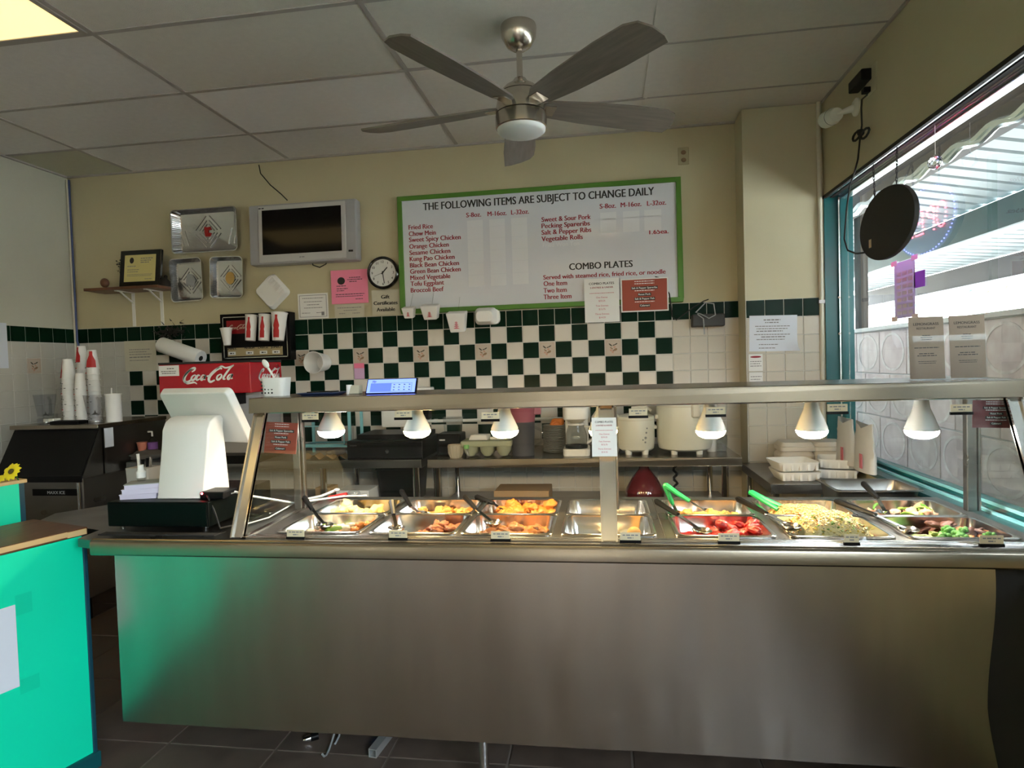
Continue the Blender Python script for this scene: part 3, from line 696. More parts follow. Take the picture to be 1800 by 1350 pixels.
# well 4
pile(3, 0, lumps('pastry_crumb', 'food_gold', 3, sc=(1.2, 1, .4)), 9, .022, 'flat golden pastry crumb in the nearly empty front pan', 'pastry_crumb', 'pastry crumbs', .05, 1, .05, .4, (.006, .016), 12)
a, b, c, d = PANS[(3, 0)]
tag(inst('sesame_ball', lump_mesh('sesame_ball', 'food_gold', 3, (1, 1, 1), .04, 3, 3), None, (.092, 2.20, CT-.030), scale=.025), 'single round golden sesame ball left in the nearly empty pan', 'food')
pw = MB(); vs = []
for q in range(13):
    for s_ in range(5):
        vs.append((a+.02+(b-a-.10)*q/12, c+.01+.1*s_/4, CT-.062+.012*noise.noise(Vector((q*.7, s_*.9, 5)))+.012*(s_/4)))
k = len(vs); vs += [(v[0], v[1], v[2]-.0008) for v in vs]
fs = [(q*5+s_, (q+1)*5+s_, (q+1)*5+s_+1, q*5+s_+1) for q in range(12) for s_ in range(4)]
pw.add(vs, fs+[tuple(w+k for w in f[::-1]) for f in fs])
mat('wax_paper', (.72, .55, .32), .5)
tag(pw.build('wax_paper', 'wax_paper'), 'crumpled tan liner paper in the nearly empty front pan', 'paper')
# well 5
bed(4, 0, 'food_sauce_red', .018, 'dark red sweet and sour sauce in the fifth front pan', amp=.008)
pile(4, 0, lumps('red_pork_piece', 'food_red', 5, sc=(1.25, .8, .65)), 30, .023, 'bright red sweet and sour pork piece', 'red_pork_piece', 'sweet and sour pork pieces', .45, 1, .05, .95, (.02, .06), 13)
pile(4, 0, lumps('red_pork_piece', 'food_red', 3, sc=(1.25, .8, .65)), 10, .021, 'bright red sweet and sour pork piece', 'red_pork_piece', 'sweet and sour pork pieces', 0, .45, .0, .4, (.02, .035), 14)
bed(4, 1, 'food_sauce_brown', .012, 'brown glaze on the bottom of the fifth rear pan')
pile(4, 1, lumps('chicken_bite', 'food_gold', 4), 30, .022, 'golden chicken bite in the fifth rear pan', 'chicken_bite', 'golden chicken bites', .12, .95, .0, .6, (.03, .055), 15)
# well 6: fried rice and noodles cannot be counted
heap = lambda u, v: .098*max(0, 1-((u-.5)*2)**4)*max(0, 1-((v-.52)*1.9)**4)
RICE = bed(5, 0, 'food_rice', .03, 'yellow fried rice heaped in the sixth front pan', 'fried_rice', heap, amp=.012, freq=60, cat='rice')
gr = MB(); R = random.Random(5); a, b, c, d = PANS[(5, 0)]
gm = {'food_rice': MB(), 'food_egg': MB(), 'food_pea': MB(), 'food_carrot': MB(), 'food_cream': MB()}
for k in range(2600):
    u, v = R.random(), R.random(); x, y = a+(b-a)*u, c+(d-c)*v; z = CT-.085+.03+heap(u, v)+.012*noise.noise(Vector((x*60, y*60, 5)))+R.uniform(-.002, .004)
    t = R.random(); key = 'food_rice' if t < .62 else 'food_cream' if t < .80 else 'food_egg' if t < .92 else 'food_carrot' if t < .96 else 'food_pea'
    s_ = (.0042, .0022, .0022) if key in ('food_rice', 'food_cream') else (.006, .005, .0035)
    m_ = Matrix.Translation((x, y, z)) @ Matrix.Rotation(R.uniform(0, 6.28), 4, 'Z') @ Matrix.Rotation(R.uniform(-.9, .9), 4, 'Y') @ Matrix.Diagonal((*s_, 1))
    gm[key].add([(1, 0, 0), (-1, 0, 0), (0, 1, 0), (0, -1, 0), (0, 0, 1), (0, 0, -1)], [(0, 2, 4), (2, 1, 4), (1, 3, 4), (3, 0, 4), (2, 0, 5), (1, 2, 5), (3, 1, 5), (0, 3, 5)], m_)
for key, nm, lb in (('food_rice', 'rice_grains', 'loose yellow grains on top of the fried rice'), ('food_cream', 'pale_rice_grains', 'paler grains on top of the fried rice'), ('food_egg', 'egg_bits', 'yellow egg bits scattered in the fried rice'), ('food_pea', 'pea_bits', 'green peas scattered in the fried rice'), ('food_carrot', 'carrot_bits', 'orange carrot bits scattered in the fried rice')):
    o = gm[key].build(nm, key, RICE, smooth=80); o['kind'] = 'stuff'; o['label'] = lb
heap2 = lambda u, v: .062*max(0, 1-((u-.5)*2)**4)*max(0, 1-((v-.5)*1.9)**4)
NOOD = bed(5, 1, 'food_noodle', .022, 'tan chow mein noodles in the sixth rear pan', 'chow_mein', heap2, amp=.012, freq=50, cat='noodles')
nb = MB(); a, b, c, d = PANS[(5, 1)]
for k in range(230):
    u, v = R.uniform(.05, .95), R.uniform(.05, .95); an = R.uniform(0, 6.28); pts = []
    for q in range(6):
        x, y = a+(b-a)*u, c+(d-c)*v; pts.append((x, y, CT-.085+.026+heap2(u, v)+R.uniform(0, .008))); an += R.uniform(-.8, .8); u = min(1, max(0, u+.04*math.cos(an))); v = min(1, max(0, v+.05*math.sin(an)))
    nb.tube(pts, .0024, 5)
o = nb.build('noodle_strands', 'food_noodle', NOOD, smooth=80); o['kind'] = 'stuff'
# well 7
bed(6, 0, 'food_sauce_brown', .006, 'thin brown gravy in the rightmost front pan')
pile(6, 0, [floret_mesh(q) for q in range(4)], 12, .024, 'green broccoli floret in the rightmost front pan', 'broccoli_floret', 'broccoli florets', .3, .95, .05, .6, (.02, .05), 17, 'vegetable')
pile(6, 0, lumps('broccoli_stalk', 'food_stem', 3, sc=(1.4, .6, .5)), 18, .022, 'pale green broccoli stem in the rightmost front pan', 'broccoli_stalk', 'broccoli stems', .05, 1, .0, .5, (.01, .04), 18, 'vegetable')
pile(6, 0, lumps('beef_slice', 'food_beef', 3, sc=(1.3, .9, .35)), 16, .026, 'dark beef slice in the rightmost front pan', 'beef_slice', 'beef slices', .5, .95, .3, .95, (.02, .06), 19)
pile(6, 0, lumps('carrot_slice', 'food_carrot', 2, sc=(1, 1, .3)), 11, .020, 'orange carrot slice in the rightmost front pan', 'carrot_slice', 'carrot slices', .5, 1, .1, .6, (.035, .05), 20, 'vegetable')
bed(6, 1, 'food_cream', .015, 'pale sauce in the rightmost rear pan')
pile(6, 1, [stick_mesh('green_bean', 'food_bean', 1.2, .2), stick_mesh('green_bean', 'food_pep', 1.1, .25)], 22, .026, 'green bean in the rightmost rear pan', 'green_bean', 'green beans', .15, .9, .1, .9, (.035, .07), 21, 'vegetable')
pile(6, 1, lumps('prawn', 'food_shrimp', 3, sc=(1.1, .8, .7))+[curl_mesh('food_shrimp', 5)], 16, .023, 'pink prawn in the rightmost rear pan', 'prawn', 'prawns with the green beans', .05, .95, .1, .9, (.03, .065), 22)

# serving utensils: handle end, joint, tip
def spoon(label, p0, p1, p2, handle='black_plastic', bowl=True, group='serving spoons', name='serving_spoon'):
    p0, p1, p2 = Vector(p0), Vector(p1), Vector(p2)
    t = thing(name, label, 'utensil', tuple(p2), group=group); q0, q1, q2 = p0-p2, p1-p2, Vector((0, 0, 0))
    MB().tube([q0, q0.lerp(q1, .08), q0.lerp(q1, .5), q1], [.007, .012, .010, .008], 8).build('handle', handle, t)
    MB().bar(q1.lerp(q0, .05), q2.lerp(q1, .12), .013, .004).build('shaft', 'chrome', t, 0)
    if bowl:
        d = (q2-q1).normalized(); ang = math.atan2(d.y, d.x)
        mb = MB(Matrix.Translation(q2.lerp(q1, .05)) @ Matrix.Rotation(ang, 4, 'Z') @ Matrix.Diagonal((1.35, 1, 1, 1)))
        mb.lathe([(.0, -.016), (.014, -.013), (.026, -.004), (.031, .004), (.030, .0045), (.024, -.002), (.012, -.0115), (.0, -.014)], 16); mb.build('spoon_bowl', 'steel_bright', t)
    return t
def tongs(label, apex, a1, a2, tip1, tip2, col='rubber_green'):
    V = [Vector(p) for p in (apex, a1, a2, tip1, tip2)]; t = thing('serving_tongs', label, 'tongs', tuple(V[3])); o = V[3]
    for s_, (m_, e_) in enumerate(((V[1], V[3]), (V[2], V[4]))):
        arm = MB(); arm.tube([V[0]-o, (V[0].lerp(m_, .06))-o+Vector((0, 0, .004)), V[0].lerp(m_, .5)-o, m_-o], [.009, .011, .0095, .008], 8)
        g_ = arm.build('grip', col, t)
        MB().bar(m_-o, e_-o, .012, .0025).build('arm', 'steel_bright', t, 0)
        MB().tube([e_-o, e_-o+(e_-m_).normalized()*.012], [.010, .014], 8).build('scallop_tip', 'steel_bright', t)
    return t
A = at
spoon('black handled spoon in the stir fry at the left end', A(534, 874, Y=2.36), A(550, 897, Y=2.28), A(572, 925, Y=2.17))
spoon('black handled spoon standing in the orange tofu bites', A(705, 862, Y=2.56), A(722, 890, Y=2.46), A(738, 903, Y=2.40))
spoon('black handled spoon upright in the rib pan', A(688, 880, Y=2.26), A(692, 905, Y=2.2), A(697, 930, Y=2.12))
spoon('black handled spoon resting on the rim of the browned chicken pan', A(816, 872, Y=2.42), A(838, 896, Y=2.32), A(868, 920, Y=2.16))
spoon('black handled spoon in the glossy orange chicken', A(836, 873, Y=2.60), A(868, 885, Y=2.52), A(892, 903, Y=2.42))
spoon('long black handled spoon across the red sweet and sour pork', A(1152, 880, Y=2.42), A(1192, 905, Y=2.28), A(1236, 935, Y=2.10))
spoon('long black handled fork slice beside the fried rice', A(1295, 876, Y=2.46), A(1348, 903, Y=2.30), A(1392, 926, Y=2.14))
spoon('long black handled spoon lying in the broccoli pan', A(1468, 880, Y=2.44), A(1540, 906, Y=2.30), A(1598, 932, Y=2.12))
spoon('black handled server standing in the green bean pan', A(1516, 848, Y=2.54), A(1543, 876, Y=2.47), A(1558, 903, Y=2.40))
tongs('open green handled tongs standing in the golden chicken bites', A(1168, 853, Y=2.50), A(1182, 885, Y=2.52), A(1212, 881, Y=2.47), A(1190, 900, Y=2.45), A(1238, 897, Y=2.42))
tongs('closed green handled tongs lying on the chow mein pan', A(1318, 866, Y=2.58), A(1368, 896, Y=2.47), A(1378, 892, Y=2.49), A(1402, 908, Y=2.42), A(1408, 904, Y=2.44))

# ------------------------------------------------------------------ sneeze guard
guard = thing('sneeze_guard', 'stainless sneeze guard with glass panes and top shelf over the food', 'sneeze guard', (0, 2.3, CT))
def G(mb, nm, m, **k): return mb.build(nm, m, guard, loc=(0, -2.3, -CT), **k)
SF, SB, SZ0, SZ1 = 2.155, 2.56, 1.308, 1.362; GX0, GX1 = -1.305, WR-.015
sh = MB(); sh.box(GX0, GX1, SF, SB, SZ1-.012, SZ1).box(GX0, GX1, SF, SF+.004, SZ0, SZ1-.004).box(GX0, GX1, SB-.004, SB, SZ0, SZ1-.012).box(GX0, GX0+.004, SF, SB, SZ0, SZ1-.012)
G(sh, 'top_shelf', 'steel', smooth=0, bevel=.004)
for x, w in ((-1.272, .045), (.006, .052), (WR-.05, .045)):
    mb = MB(); a, b = Vector((x, 1.998, CT)), Vector((x, 2.185, SZ0+.002)); mb.bar(a, b, w, .014)
    mb.bar(a+Vector((-w/2+.003, -.006, 0)), b+Vector((-w/2+.003, -.006, 0)), .006, .02); mb.bar(a+Vector((w/2-.003, -.006, 0)), b+Vector((w/2-.003, -.006, 0)), .006, .02)
    G(mb, 'front_post', 'steel_post', smooth=0)
for x in (-1.262, .02, WR-.035): G(MB().box(x-.02, x+.012, 2.42, 2.45, CT, SZ0+.02).box(x+.018, x+.028, 2.425, 2.445, CT, SZ0+.02), 'rear_post', 'steel_dark', smooth=0, bevel=.003)
for xa, xb in ((-1.245, -.022), (.036, WR-.075)):
    mb = MB(); a, b = Vector((xa, 2.0, CT+.008)), Vector((xa, 2.183, SZ0-.004)); n = Vector((0, -.376, .16)).normalized()*.003
    vs = [a-n, a+n, b+n, b-n]; d = Vector((xb-xa, 0, 0)); vs = vs+[v+d for v in vs]
    mb.add([tuple(v) for v in vs], [(0, 1, 2, 3), (7, 6, 5, 4), (0, 4, 5, 1), (1, 5, 6, 2), (2, 6, 7, 3), (3, 7, 4, 0)]); G(mb, 'front_pane', 'guard_glass', smooth=0)
    G(MB().tube([tuple(b+Vector((0, -.004, .001))), tuple(b+d+Vector((0, -.004, .001)))], .002, 6), 'pane_edge', 'steel_bright')
for x in (-1.25, WR-.06):
    mb = MB(); vs = [(x, 2.02, CT+.006), (x, 2.415, CT+.006), (x, 2.415, SZ0-.004), (x, 2.19, SZ0-.004)]; vs += [(p[0]+.005, p[1], p[2]) for p in vs]
    mb.add(vs, [(3, 2, 1, 0), (4, 5, 6, 7), (0, 1, 5, 4), (1, 2, 6, 5), (2, 3, 7, 6), (3, 0, 4, 7)]); G(mb, 'end_pane', 'guard_glass', smooth=0)
# bulbs under the shelf
for k, (px, m, nm) in enumerate(((582, 'lens_cool', 'cool white food bulb at the left end of the sneeze guard'), (733, 'lens_warm', 'warm food bulb over the rib pans'), (887, 'lens_warm', 'warm food bulb over the orange chicken'), (1060, 'lens_warm', 'warm food bulb behind the centre post'), (1249, 'lens_warm', 'warm food bulb over the sweet and sour pork'), (1427, 'lens_cool', 'white food bulb over the rice and noodles'), (1620, 'lens_cool', 'white food bulb nearest the window'))):
    p = at(px, 750, Y=2.36); zb = at(px, 760, Y=2.36).z; x = p.x
    t = thing('food_bulb', nm, 'light bulb', (x, 2.36, SZ0+.03), group='bulbs under the sneeze guard'); hgt = SZ0+.03-zb-.008
    MB().lathe([(.0, 0), (.014, 0), (.014, -.03), (.02, -.035), (.027, -hgt*.5), (.042, -hgt*.75), (.052, -hgt+.010), (.053, -hgt)], 20).build('bulb_body', 'bulb_body', t)
    MB().lathe([(.053, -hgt), (.052, -hgt-.008), (.045, -hgt-.019), (.028, -hgt-.028), (.0, -hgt-.031)], 20).build('bulb_lens', m, t)
    MB().lathe([(.0, .012), (.024, .012), (.024, -.012), (.0, -.012)], 16).build('socket', 'white_plastic', t)

# price tags
def price_tag(px, py, Y, w, label, z=None, h=.024, group='price tags', tilt=0, two=True):
    p = at(px, py, Y=Y); t = thing('price_tag', label, 'price tag', (p.x, p.y, z if z is not None else p.z), group=group, rot=(tilt, 0, 0))
    MB().box(-w/2, w/2, -.004, .004, 0, .009).build('tag_base', 'black_plastic', t, 0)
    MB().box(-w/2+.002, w/2-.002, -.001, .001, .009, .009+h).build('card', 'paper_tan' if two else 'paper', t, 0)
    lines_mesh([(-w*.36, w*.36, .009+h*.58, h*.16), (-w*.14, w*.14, .009+h*.22, h*.16)], -.001).build('print', 'ink_grey', t, 0)
    return t
tagfood = ['seafood stir fry', 'rib pan', 'browned chicken', 'sesame ball pan', 'sweet and sour pork', 'fried rice', 'broccoli and beef']
for k, px in enumerate((520, 700, 880, 1108, 1281, 1497, 1743)):
    price_tag(px, 948, 1.972, .066 if k not in (5,) else .045, 'price card in black holder on the counter edge before the %s' % tagfood[k], z=CT+.004, group='price cards along the counter edge')
tb = ['dumplings', 'tofu bites', 'orange chicken', 'empty rear pan', 'golden chicken bites', 'chow mein', 'green beans']
for k, (px, py) in enumerate(((546, 742), (709, 738), (862, 741), (1122, 735), (1258, 733), (1472, 728), (1690, 729))):
    price_tag(px, py, 2.165, .066, 'price card clipped under the shelf edge above the %s' % tb[k], group='price cards under the guard shelf')
# red specials flyers and combo flyers
def flyer(label, loc, w, h_, rows, body='paper_rust', rot=(0, 0, 0), border=True, name='specials_flyer', cat='flyer', small=None):
    t = thing(name, label, cat, loc, rot=rot)
    if border: MB().box(-w/2-.008, w/2+.008, 0, .0012, -.008, h_+.008).build('white_border', 'paper', t, 0)
    MB().box(-w/2, w/2, -.001, 0, 0, h_).build('sheet', body, t, 0)
    for s_, zc, sz in rows:
        o = text(s_, 'print_white', t, (0, -.0022, h_*zc), h_*sz, center=True, bold=.006, rot=(PI/2, 0, 0))
        me, a_, b_2 = text_mesh(s_, .006); wd = (b_2-a_)*h_*sz
        MB().box(-wd/2-.004, wd/2+.004, -.0015, -.001, h_*zc-h_*sz*.28, h_*zc+h_*sz*.82).build('name_strip', 'ink', t, 0)
    for zc in (.93, .855, .63, .27): lines_mesh([(-w*.22, w*.22, h_*zc, h_*.022)], -.001).build('print', 'print_white', t, 0)
    return t
rows = [('Salt & Pepper Spareribs', .70, .085), ('Roast Pork', .49, .085), ('Salt & Pepper Fish', .35, .085), ('Calamari', .13, .085)]
p = at(492, 797, Y=2.22)
flyer('red specials flyer taped to the left end glass of the sneeze guard', (p.x, p.y, p.z), 0.13, .118, rows, rot=(-.12, .06, 0), border=False)
for (qx, qy) in ((455, 800), (528, 772)):
    q = at(qx, qy, Y=2.21); tag(MB().box(-.012, .012, -.0006, .0006, -.008, .008).build('tape_piece', 'clear_plastic', None, 0, loc=q, rot=(0, .6, 0)), 'crumpled clear tape %s the red flyer on the left glass' % ('under' if qx < 500 else 'right of'), 'tape')
p = at(1750, 752, Y=2.19)
flyer('maroon specials flyer taped on the glass at the right end', (p.x, p.y, p.z), .138, .088, rows, body='paper_maroon', rot=(0, .03, 0), border=False)
def combo(label, loc, w, h_, body='paper', rot=(0, 0, 0)):
    t = thing('combo_flyer', label, 'flyer', loc, rot=rot)
    MB().box(-w/2, w/2, -.001, .001, 0, h_).build('sheet', body, t, 0, bevel=.0)
    text('COMBO PLATES', 'ink', t, (0, -.0015, h_*.86), h_*.075, width=w*.72, center=True)
    text('2-ENTREE & UNDER', 'ink_red', t, (0, -.0015, h_*.775), h_*.055, width=w*.66, center=True, name='lettering')
    for s_, zc in (('One Entree', .55), ('$10.25', .47), ('Two Entrees', .36), ('$12.75', .28), ('Three Entrees', .17), ('$14.25', .09)):
        text(s_, 'ink_lightred', t, (0, -.0015, h_*zc), h_*.055, center=True, bold=.005)
    lines_mesh([(-w*.35, w*.35, h_*.66, h_*.012)], -.001).build('print', 'ink_lightred', t, 0)
    return t
p = at(1063, 800, Y=2.10)
combo('white combo plates flyer in a plastic sleeve on the centre post', (p.x, p.y-.03, p.z), .082, .135, rot=(-.43, 0, 0))
q = at(1063, 795, Y=2.12)
# ------------------------------------------------------------------ menu board on the back wall
def W2(px, py, Y=4.175): p = at(px, py, Y=Y); return p.x, p.z
bx0, bx1, bz0, bz1 = -1.365, .523, 1.826, 2.626
board = thing('menu_board', 'large white menu board with green frame listing dishes and combo plates', 'menu board', ((bx0+bx1)/2, 4.2, bz0))
bw, bh = (bx1-bx0)/2, bz1-bz0; BY = -.03
MB().box(-bw+.02, bw-.02, BY, .0, .02, bh-.02).build('panel', 'board_white', board, 0)
f = MB(); f.box(-bw, bw, BY-.012, .0, 0, .032).box(-bw, bw, BY-.012, .0, bh-.032, bh).box(-bw, -bw+.032, BY-.012, .0, .032, bh-.032).box(bw-.032, bw, BY-.012, .0, .032, bh-.032)
f.build('frame', 'board_green', board, 0, bevel=.004)
def btxt(s, cx0, cy, cx1, mtl, size, bold=.016, parent=board):
    x0, z0 = W2(680+cx0/3.3333, 300+cy/3.3333); x1, _ = W2(680+cx1/3.3333, 300+cy/3.3333)
    text(s, mtl, parent, (x0-board.location.x, BY-.0008, z0-bz0), size, width=x1-x0, bold=bold)
btxt('THE FOLLOWING ITEMS ARE SUBJECT TO CHANGE DAILY', 215, 234, 1567, 'ink', .072, .016)
for s, a, y, b in (('S-8oz.', 467, 275, 553), ('M-16oz.', 592, 268, 702), ('L-32oz.', 730, 259, 833), ('S-8oz.', 1248, 224, 1342), ('M-16oz.', 1371, 216, 1491), ('L-32oz.', 1525, 207, 1636)): btxt(s, a, y, b, 'ink_red', .044)
for s, y, b in (('Fried Rice', 347, 271), ('Chow Mein', 385, 288), ('Sweet Spicy Chicken', 420, 434), ('Orange Chicken', 459, 364), ('Sesame Chicken', 496, 373), ('Kung Pao Chicken', 532, 398), ('Black Bean Chicken', 569, 424), ('Green Bean Chicken', 605, 434), ('Mixed Vegetable', 642, 373), ('Tofu Eggplant', 677, 336), ('Broccoli Beef', 715, 334)):
    btxt(s, 130+(y-347)*.035, y, b, 'ink_red', .045)
for s, y, b in (('Sweet & Sour Pork', 302, 1195), ('Pecking Spareribs', 339, 1190), ('Salt & Pepper Ribs', 377, 1198), ('Vegetable Rolls', 415, 1148)): btxt(s, 908, y, b, 'ink_red', .045)
btxt('Fried Won Ton', 915, 450, 1128, 'board_patch', .04, 0)
btxt('1.65ea.', 1538, 374, 1650, 'ink_red', .042); btxt('COMBO PLATES', 1070, 583, 1440, 'ink', .062, .016)
btxt('Served with steamed rice, fried rice, or noodle', 918, 639, 1633, 'ink_red', .042)
for s, y, b in (('One Item', 677, 1056), ('Two Item', 717, 1054), ('Three Item', 755, 1082)): btxt(s, 920, y, b, 'ink_red', .046)
def patch(cx0, cx1, cy0, cy1):
    x0, z1 = W2(680+cx0/3.3333, 300+cy0/3.3333); x1, z0 = W2(680+cx1/3.3333, 300+cy1/3.3333)
    MB().box(x0-board.location.x, x1-board.location.x, BY-.0012, BY, z0-bz0, z1-bz0).build('price_slip', 'board_patch', board, 0)
for cx0, cx1, t0 in ((470, 563, 295), (600, 692, 288), (728, 822, 280)):
    y = t0
    for k in range(6):
        hh = 40 if k == 0 else 70; patch(cx0+k*2, cx1+k*2, y, y+hh-7); y += hh
for cx0, cx1, t0 in ((1250, 1345, 248), (1383, 1480, 240), (1508, 1608, 232)):
    patch(cx0, cx1, t0, t0+35); patch(cx0, cx1, t0+38, t0+115)
x, z = W2(1134, 545, 4.13)
flyer('red specials flyer taped to the lower right of the menu board', (x, 4.15, z), .285, .20, rows)
x, z = W2(1059, 566, 4.13); combo('white combo plates flyer hanging below the menu board', (x+.0, 4.15, z), .225, .285)

# paper take-out boxes hanging under the board
def takeout(label, px, py, w, h_, d, red=True, lean=.25):
    x, z = W2(px, py, 4.08); t = thing('takeout_box', label, 'takeout box', (x, 4.06, z), rot=(lean, 0, 0), group='sample boxes under the menu board')
    MB().prism([(-w*.36, -d*.36), (w*.36, -d*.36), (w*.36, d*.36), (-w*.36, d*.36)], 0, h_, top=[(-w/2, -d/2), (w/2, -d/2), (w/2, d/2), (-w/2, d/2)]).build('box_body', 'cup_white', t, 0, bevel=.006)
    m = Matrix.Translation((0, -d*.43-.001, h_*.45)) @ Matrix.Rotation(-math.atan2(d*.14, h_), 4, 'X')
    pg = MB(m @ WALLX)
    for k in range(5): pg.prism([(-w*(.17-.03*k), -h_*.24+h_*.1*k), (w*(.17-.03*k), -h_*.24+h_*.1*k), (w*.02, -h_*.16+h_*.1*k), (-w*.02, -h_*.16+h_*.1*k)], 0, .0012)
    pg.build('pagoda_print', 'cup_red' if red else 'ink_lightred', t, 0)
    MB().bar((0, d*.5, h_*.9), (0, .13, h_*1.15+.06), .003, .003).build('hanger', 'clear_plastic', t, 0)
takeout('smallest folded paper carton with red pagoda, hanging leftmost under the board', 722, 559, .085, .072, .07)
takeout('medium paper carton with red pagoda hanging second under the board', 760, 561, .12, .095, .09)
takeout('largest paper carton with faded pagoda hanging lowest under the board', 807, 583, .13, .13, .09, False)
x, z = W2(854, 570, 4.08)
t = thing('foam_clamshell', 'small white foam clamshell hanging under the menu board', 'takeout box', (x, 4.08, z))
mb = MB(WALLX); mb.prism(rrect(.15, .115, .03, 3, 0, .055), -.02, .05, top=rrect(.11, .07, .025, 3, 0, .05)); mb.build('lid', 'foam_white', t, bevel=.004)
mb = MB(WALLX); mb.prism(rrect(.165, .10, .03, 3, .008, .05), -.055, -.02); mb.build('base', 'foam_white', t, bevel=.006)

# ------------------------------------------------------------------ television
tv = thing('television', 'silver wall mounted flat television with dark blank screen', 'television', (-2.035, 4.10, 2.205), rot=(-.035, 0, 0))
w, hh = .395, .42
MB().box(-w, w, .0, .085, 0, hh).build('casing', 'silver_plastic', tv, 0, bevel=.012)
MB().box(-w+.075, w-.075, -.008, .004, .012, hh-.012).build('bezel', 'silver_light', tv, 0, bevel=.006)
MB().box(-w+.105, w-.105, -.010, -.004, .065, hh-.045).build('screen', 'screen_off', tv, 0)
for x in (-w+.037, w-.037):
    MB().box(x-.03, x+.03, -.002, .002, .02, hh-.02).build('speaker_grille', 'silver_plastic', tv, 0)
MB().box(w-.06, w-.028, -.0035, 0, .055, .068).build('badge', 'black_gloss', tv, 0)
lines_mesh([(-.02, .02, .035, .006)], -.008).build('logo', 'ink_grey', tv, 0); lines_mesh([(-w+.08, -w+.12, hh-.034, .008)], -.008).build('maker_mark', 'ink', tv, 0)
MB().box(-.12, .12, .085, .10, .1, .32).build('wall_bracket', 'black_plastic', tv, 0)
tag(MB().tube([at(455, 290, Y=4.19), at(458, 305, Y=4.18), at(475, 325, Y=4.17), at(495, 342, Y=4.16), at(505, 352, Y=4.15)], .004, 6).build('television_cable', 'black_matte'), 'black cable from the ceiling down to the television', 'cable')
tag(MB().tube([at(548, 458, Y=4.16)+Vector((0, 0, .02)), at(550, 466, Y=4.15), at(562, 470, Y=4.14), at(573, 464, Y=4.15), at(576, 458, Y=4.16)+Vector((0, 0, .02))], .004, 6).build('cable_loop', 'black_matte'), 'short black cable loop hanging beneath the television', 'cable')

# foil pans stuck on the wall, opening outwards
def foilpan(label, px0, py0, px1, py1, spot=None, rz=0):
    x0, z1 = W2(px0, py0, 4.17); x1, z0 = W2(px1, py1, 4.17); w, h_ = x1-x0, z1-z0
    t = thing('foil_pan', label, 'foil pan', ((x0+x1)/2, WB, z0), rot=(0, rz, 0), group='foil pans on the wall')
    M = WALLX @ Matrix.Translation((0, h_/2, 0)); mb = MB(M); s = .84
    r0, r1, r2, r3 = rrect(w, h_, .03, 4), rrect(w-.012, h_-.012, .028, 4), rrect(w*s, h_*s, .02, 4), rrect(w*s-.02, h_*s-.02, .02, 4)
    n = len(r0); rings = [(r0, .052), (r0, .058), (r1, .058), (r2, .008), (r3, .004)]
    vs = [(x, y, z) for q, z in rings for x, y in q]; fs = [(k*n+i, k*n+(i+1) % n, (k+1)*n+(i+1) % n, (k+1)*n+i) for k in range(4) for i in range(n)]+[tuple(4*n+i for i in range(n))]
    k = len(vs); vs += [(x, y, .002) for x, y in rrect(w*s+.004, h_*s+.004, .02, 4)]; fs += [(i, k+i, k+(i+1) % n, (i+1) % n) for i in range(n)]+[tuple(k+i for i in range(n))[::-1]]
    mb.add(vs, fs); mb.build('pan_shell', 'foil', t, smooth=30)
    rb = MB(M); dd = min(w, h_)*s
    for q in (.20, .30, .42):
        a, b = dd*q, dd*q*1.15
        for (p_, r_) in (((a, 0), (0, b)), ((0, b), (-a, 0)), ((-a, 0), (0, -b)), ((0, -b), (a, 0))):
            rb.bar((p_[0]*.88+r_[0]*.12, p_[1]*.88+r_[1]*.12, .007), (p_[0]*.12+r_[0]*.88, p_[1]*.12+r_[1]*.88, .007), .006, .004)
    if w > h_*1.3:
        for q in (-1, 1):
            for g_ in (.30, .38): rb.bar((q*w*g_, -h_*.3, .007), (q*w*(g_+.06), h_*.05, .007), .006, .004)
    rb.build('pressed_rib', 'foil', t, 0)
    fl = MB(M)
    for k in range(int(h_*s/.012)):
        y = -h_*s/2+.01+k*.012
        fl.bar((-w*s/2+.004, y, .010), (-w/2+.012, y*1.12, .055), .005, .004)
    fl.build('crimped_side', 'foil', t, 0)
    if spot:
        sp = MB(M); pts = rrect(.05, .06, .012, 3)
        if spot == 'price_red': sp.prism([(-.025, .035), (.0, .03), (.026, .034), (.024, .012), (.004, .01), (.004, -.012), (.024, -.01), (.024, -.034), (-.018, -.034), (-.024, -.01)], .008, .012)
        elif spot == 'gold': sp.prism(ell(.034, .045, 14), .008, .011)
        else: sp.prism([(-.02, .05), (.02, .045), (.045, .0), (.02, -.05), (-.01, -.03), (-.04, -.04), (-.03, .01)], .008, .011)
        sp.build('sticker', {'price_red': 'cup_red', 'gold': 'paper_gold', 'grey': 'paper_grey'}[spot], t, 0)
mat('paper_gold', (.62, .40, .12), .5); mat('paper_grey', (.33, .35, .36), .5)
foilpan('wide foil tray with a red mark, mounted above two small foil pans', 302, 371, 421, 441, 'price_red', .0)
foilpan('small foil pan with grey sticker on the wall beside the plaque', 301, 456, 361, 529, 'grey', -.02)
foilpan('small foil pan with yellow sticker left of the foam container', 369, 453, 430, 523, 'gold', .03)
# foam clamshell turned as a diamond
x, z = W2(475, 512, 4.16); t = thing('foam_container', 'closed white foam container mounted cornerwise on the wall under the television', 'takeout box', (x, WB, z), rot=(0, PI/4+.05, 0))
mb = MB(WALLX); mb.prism(rrect(.20, .20, .03, 4), .0, .05, top=rrect(.17, .17, .03, 4)); mb.build('lid', 'foam_white', t, bevel=.006)
mb = MB(WALLX)
for k in range(7): mb.box(-.07+k*.02, -.062+k*.02, .035, .085, .05, .056)
mb.build('lid_rib', 'foam_white', t, 0, bevel=.002)

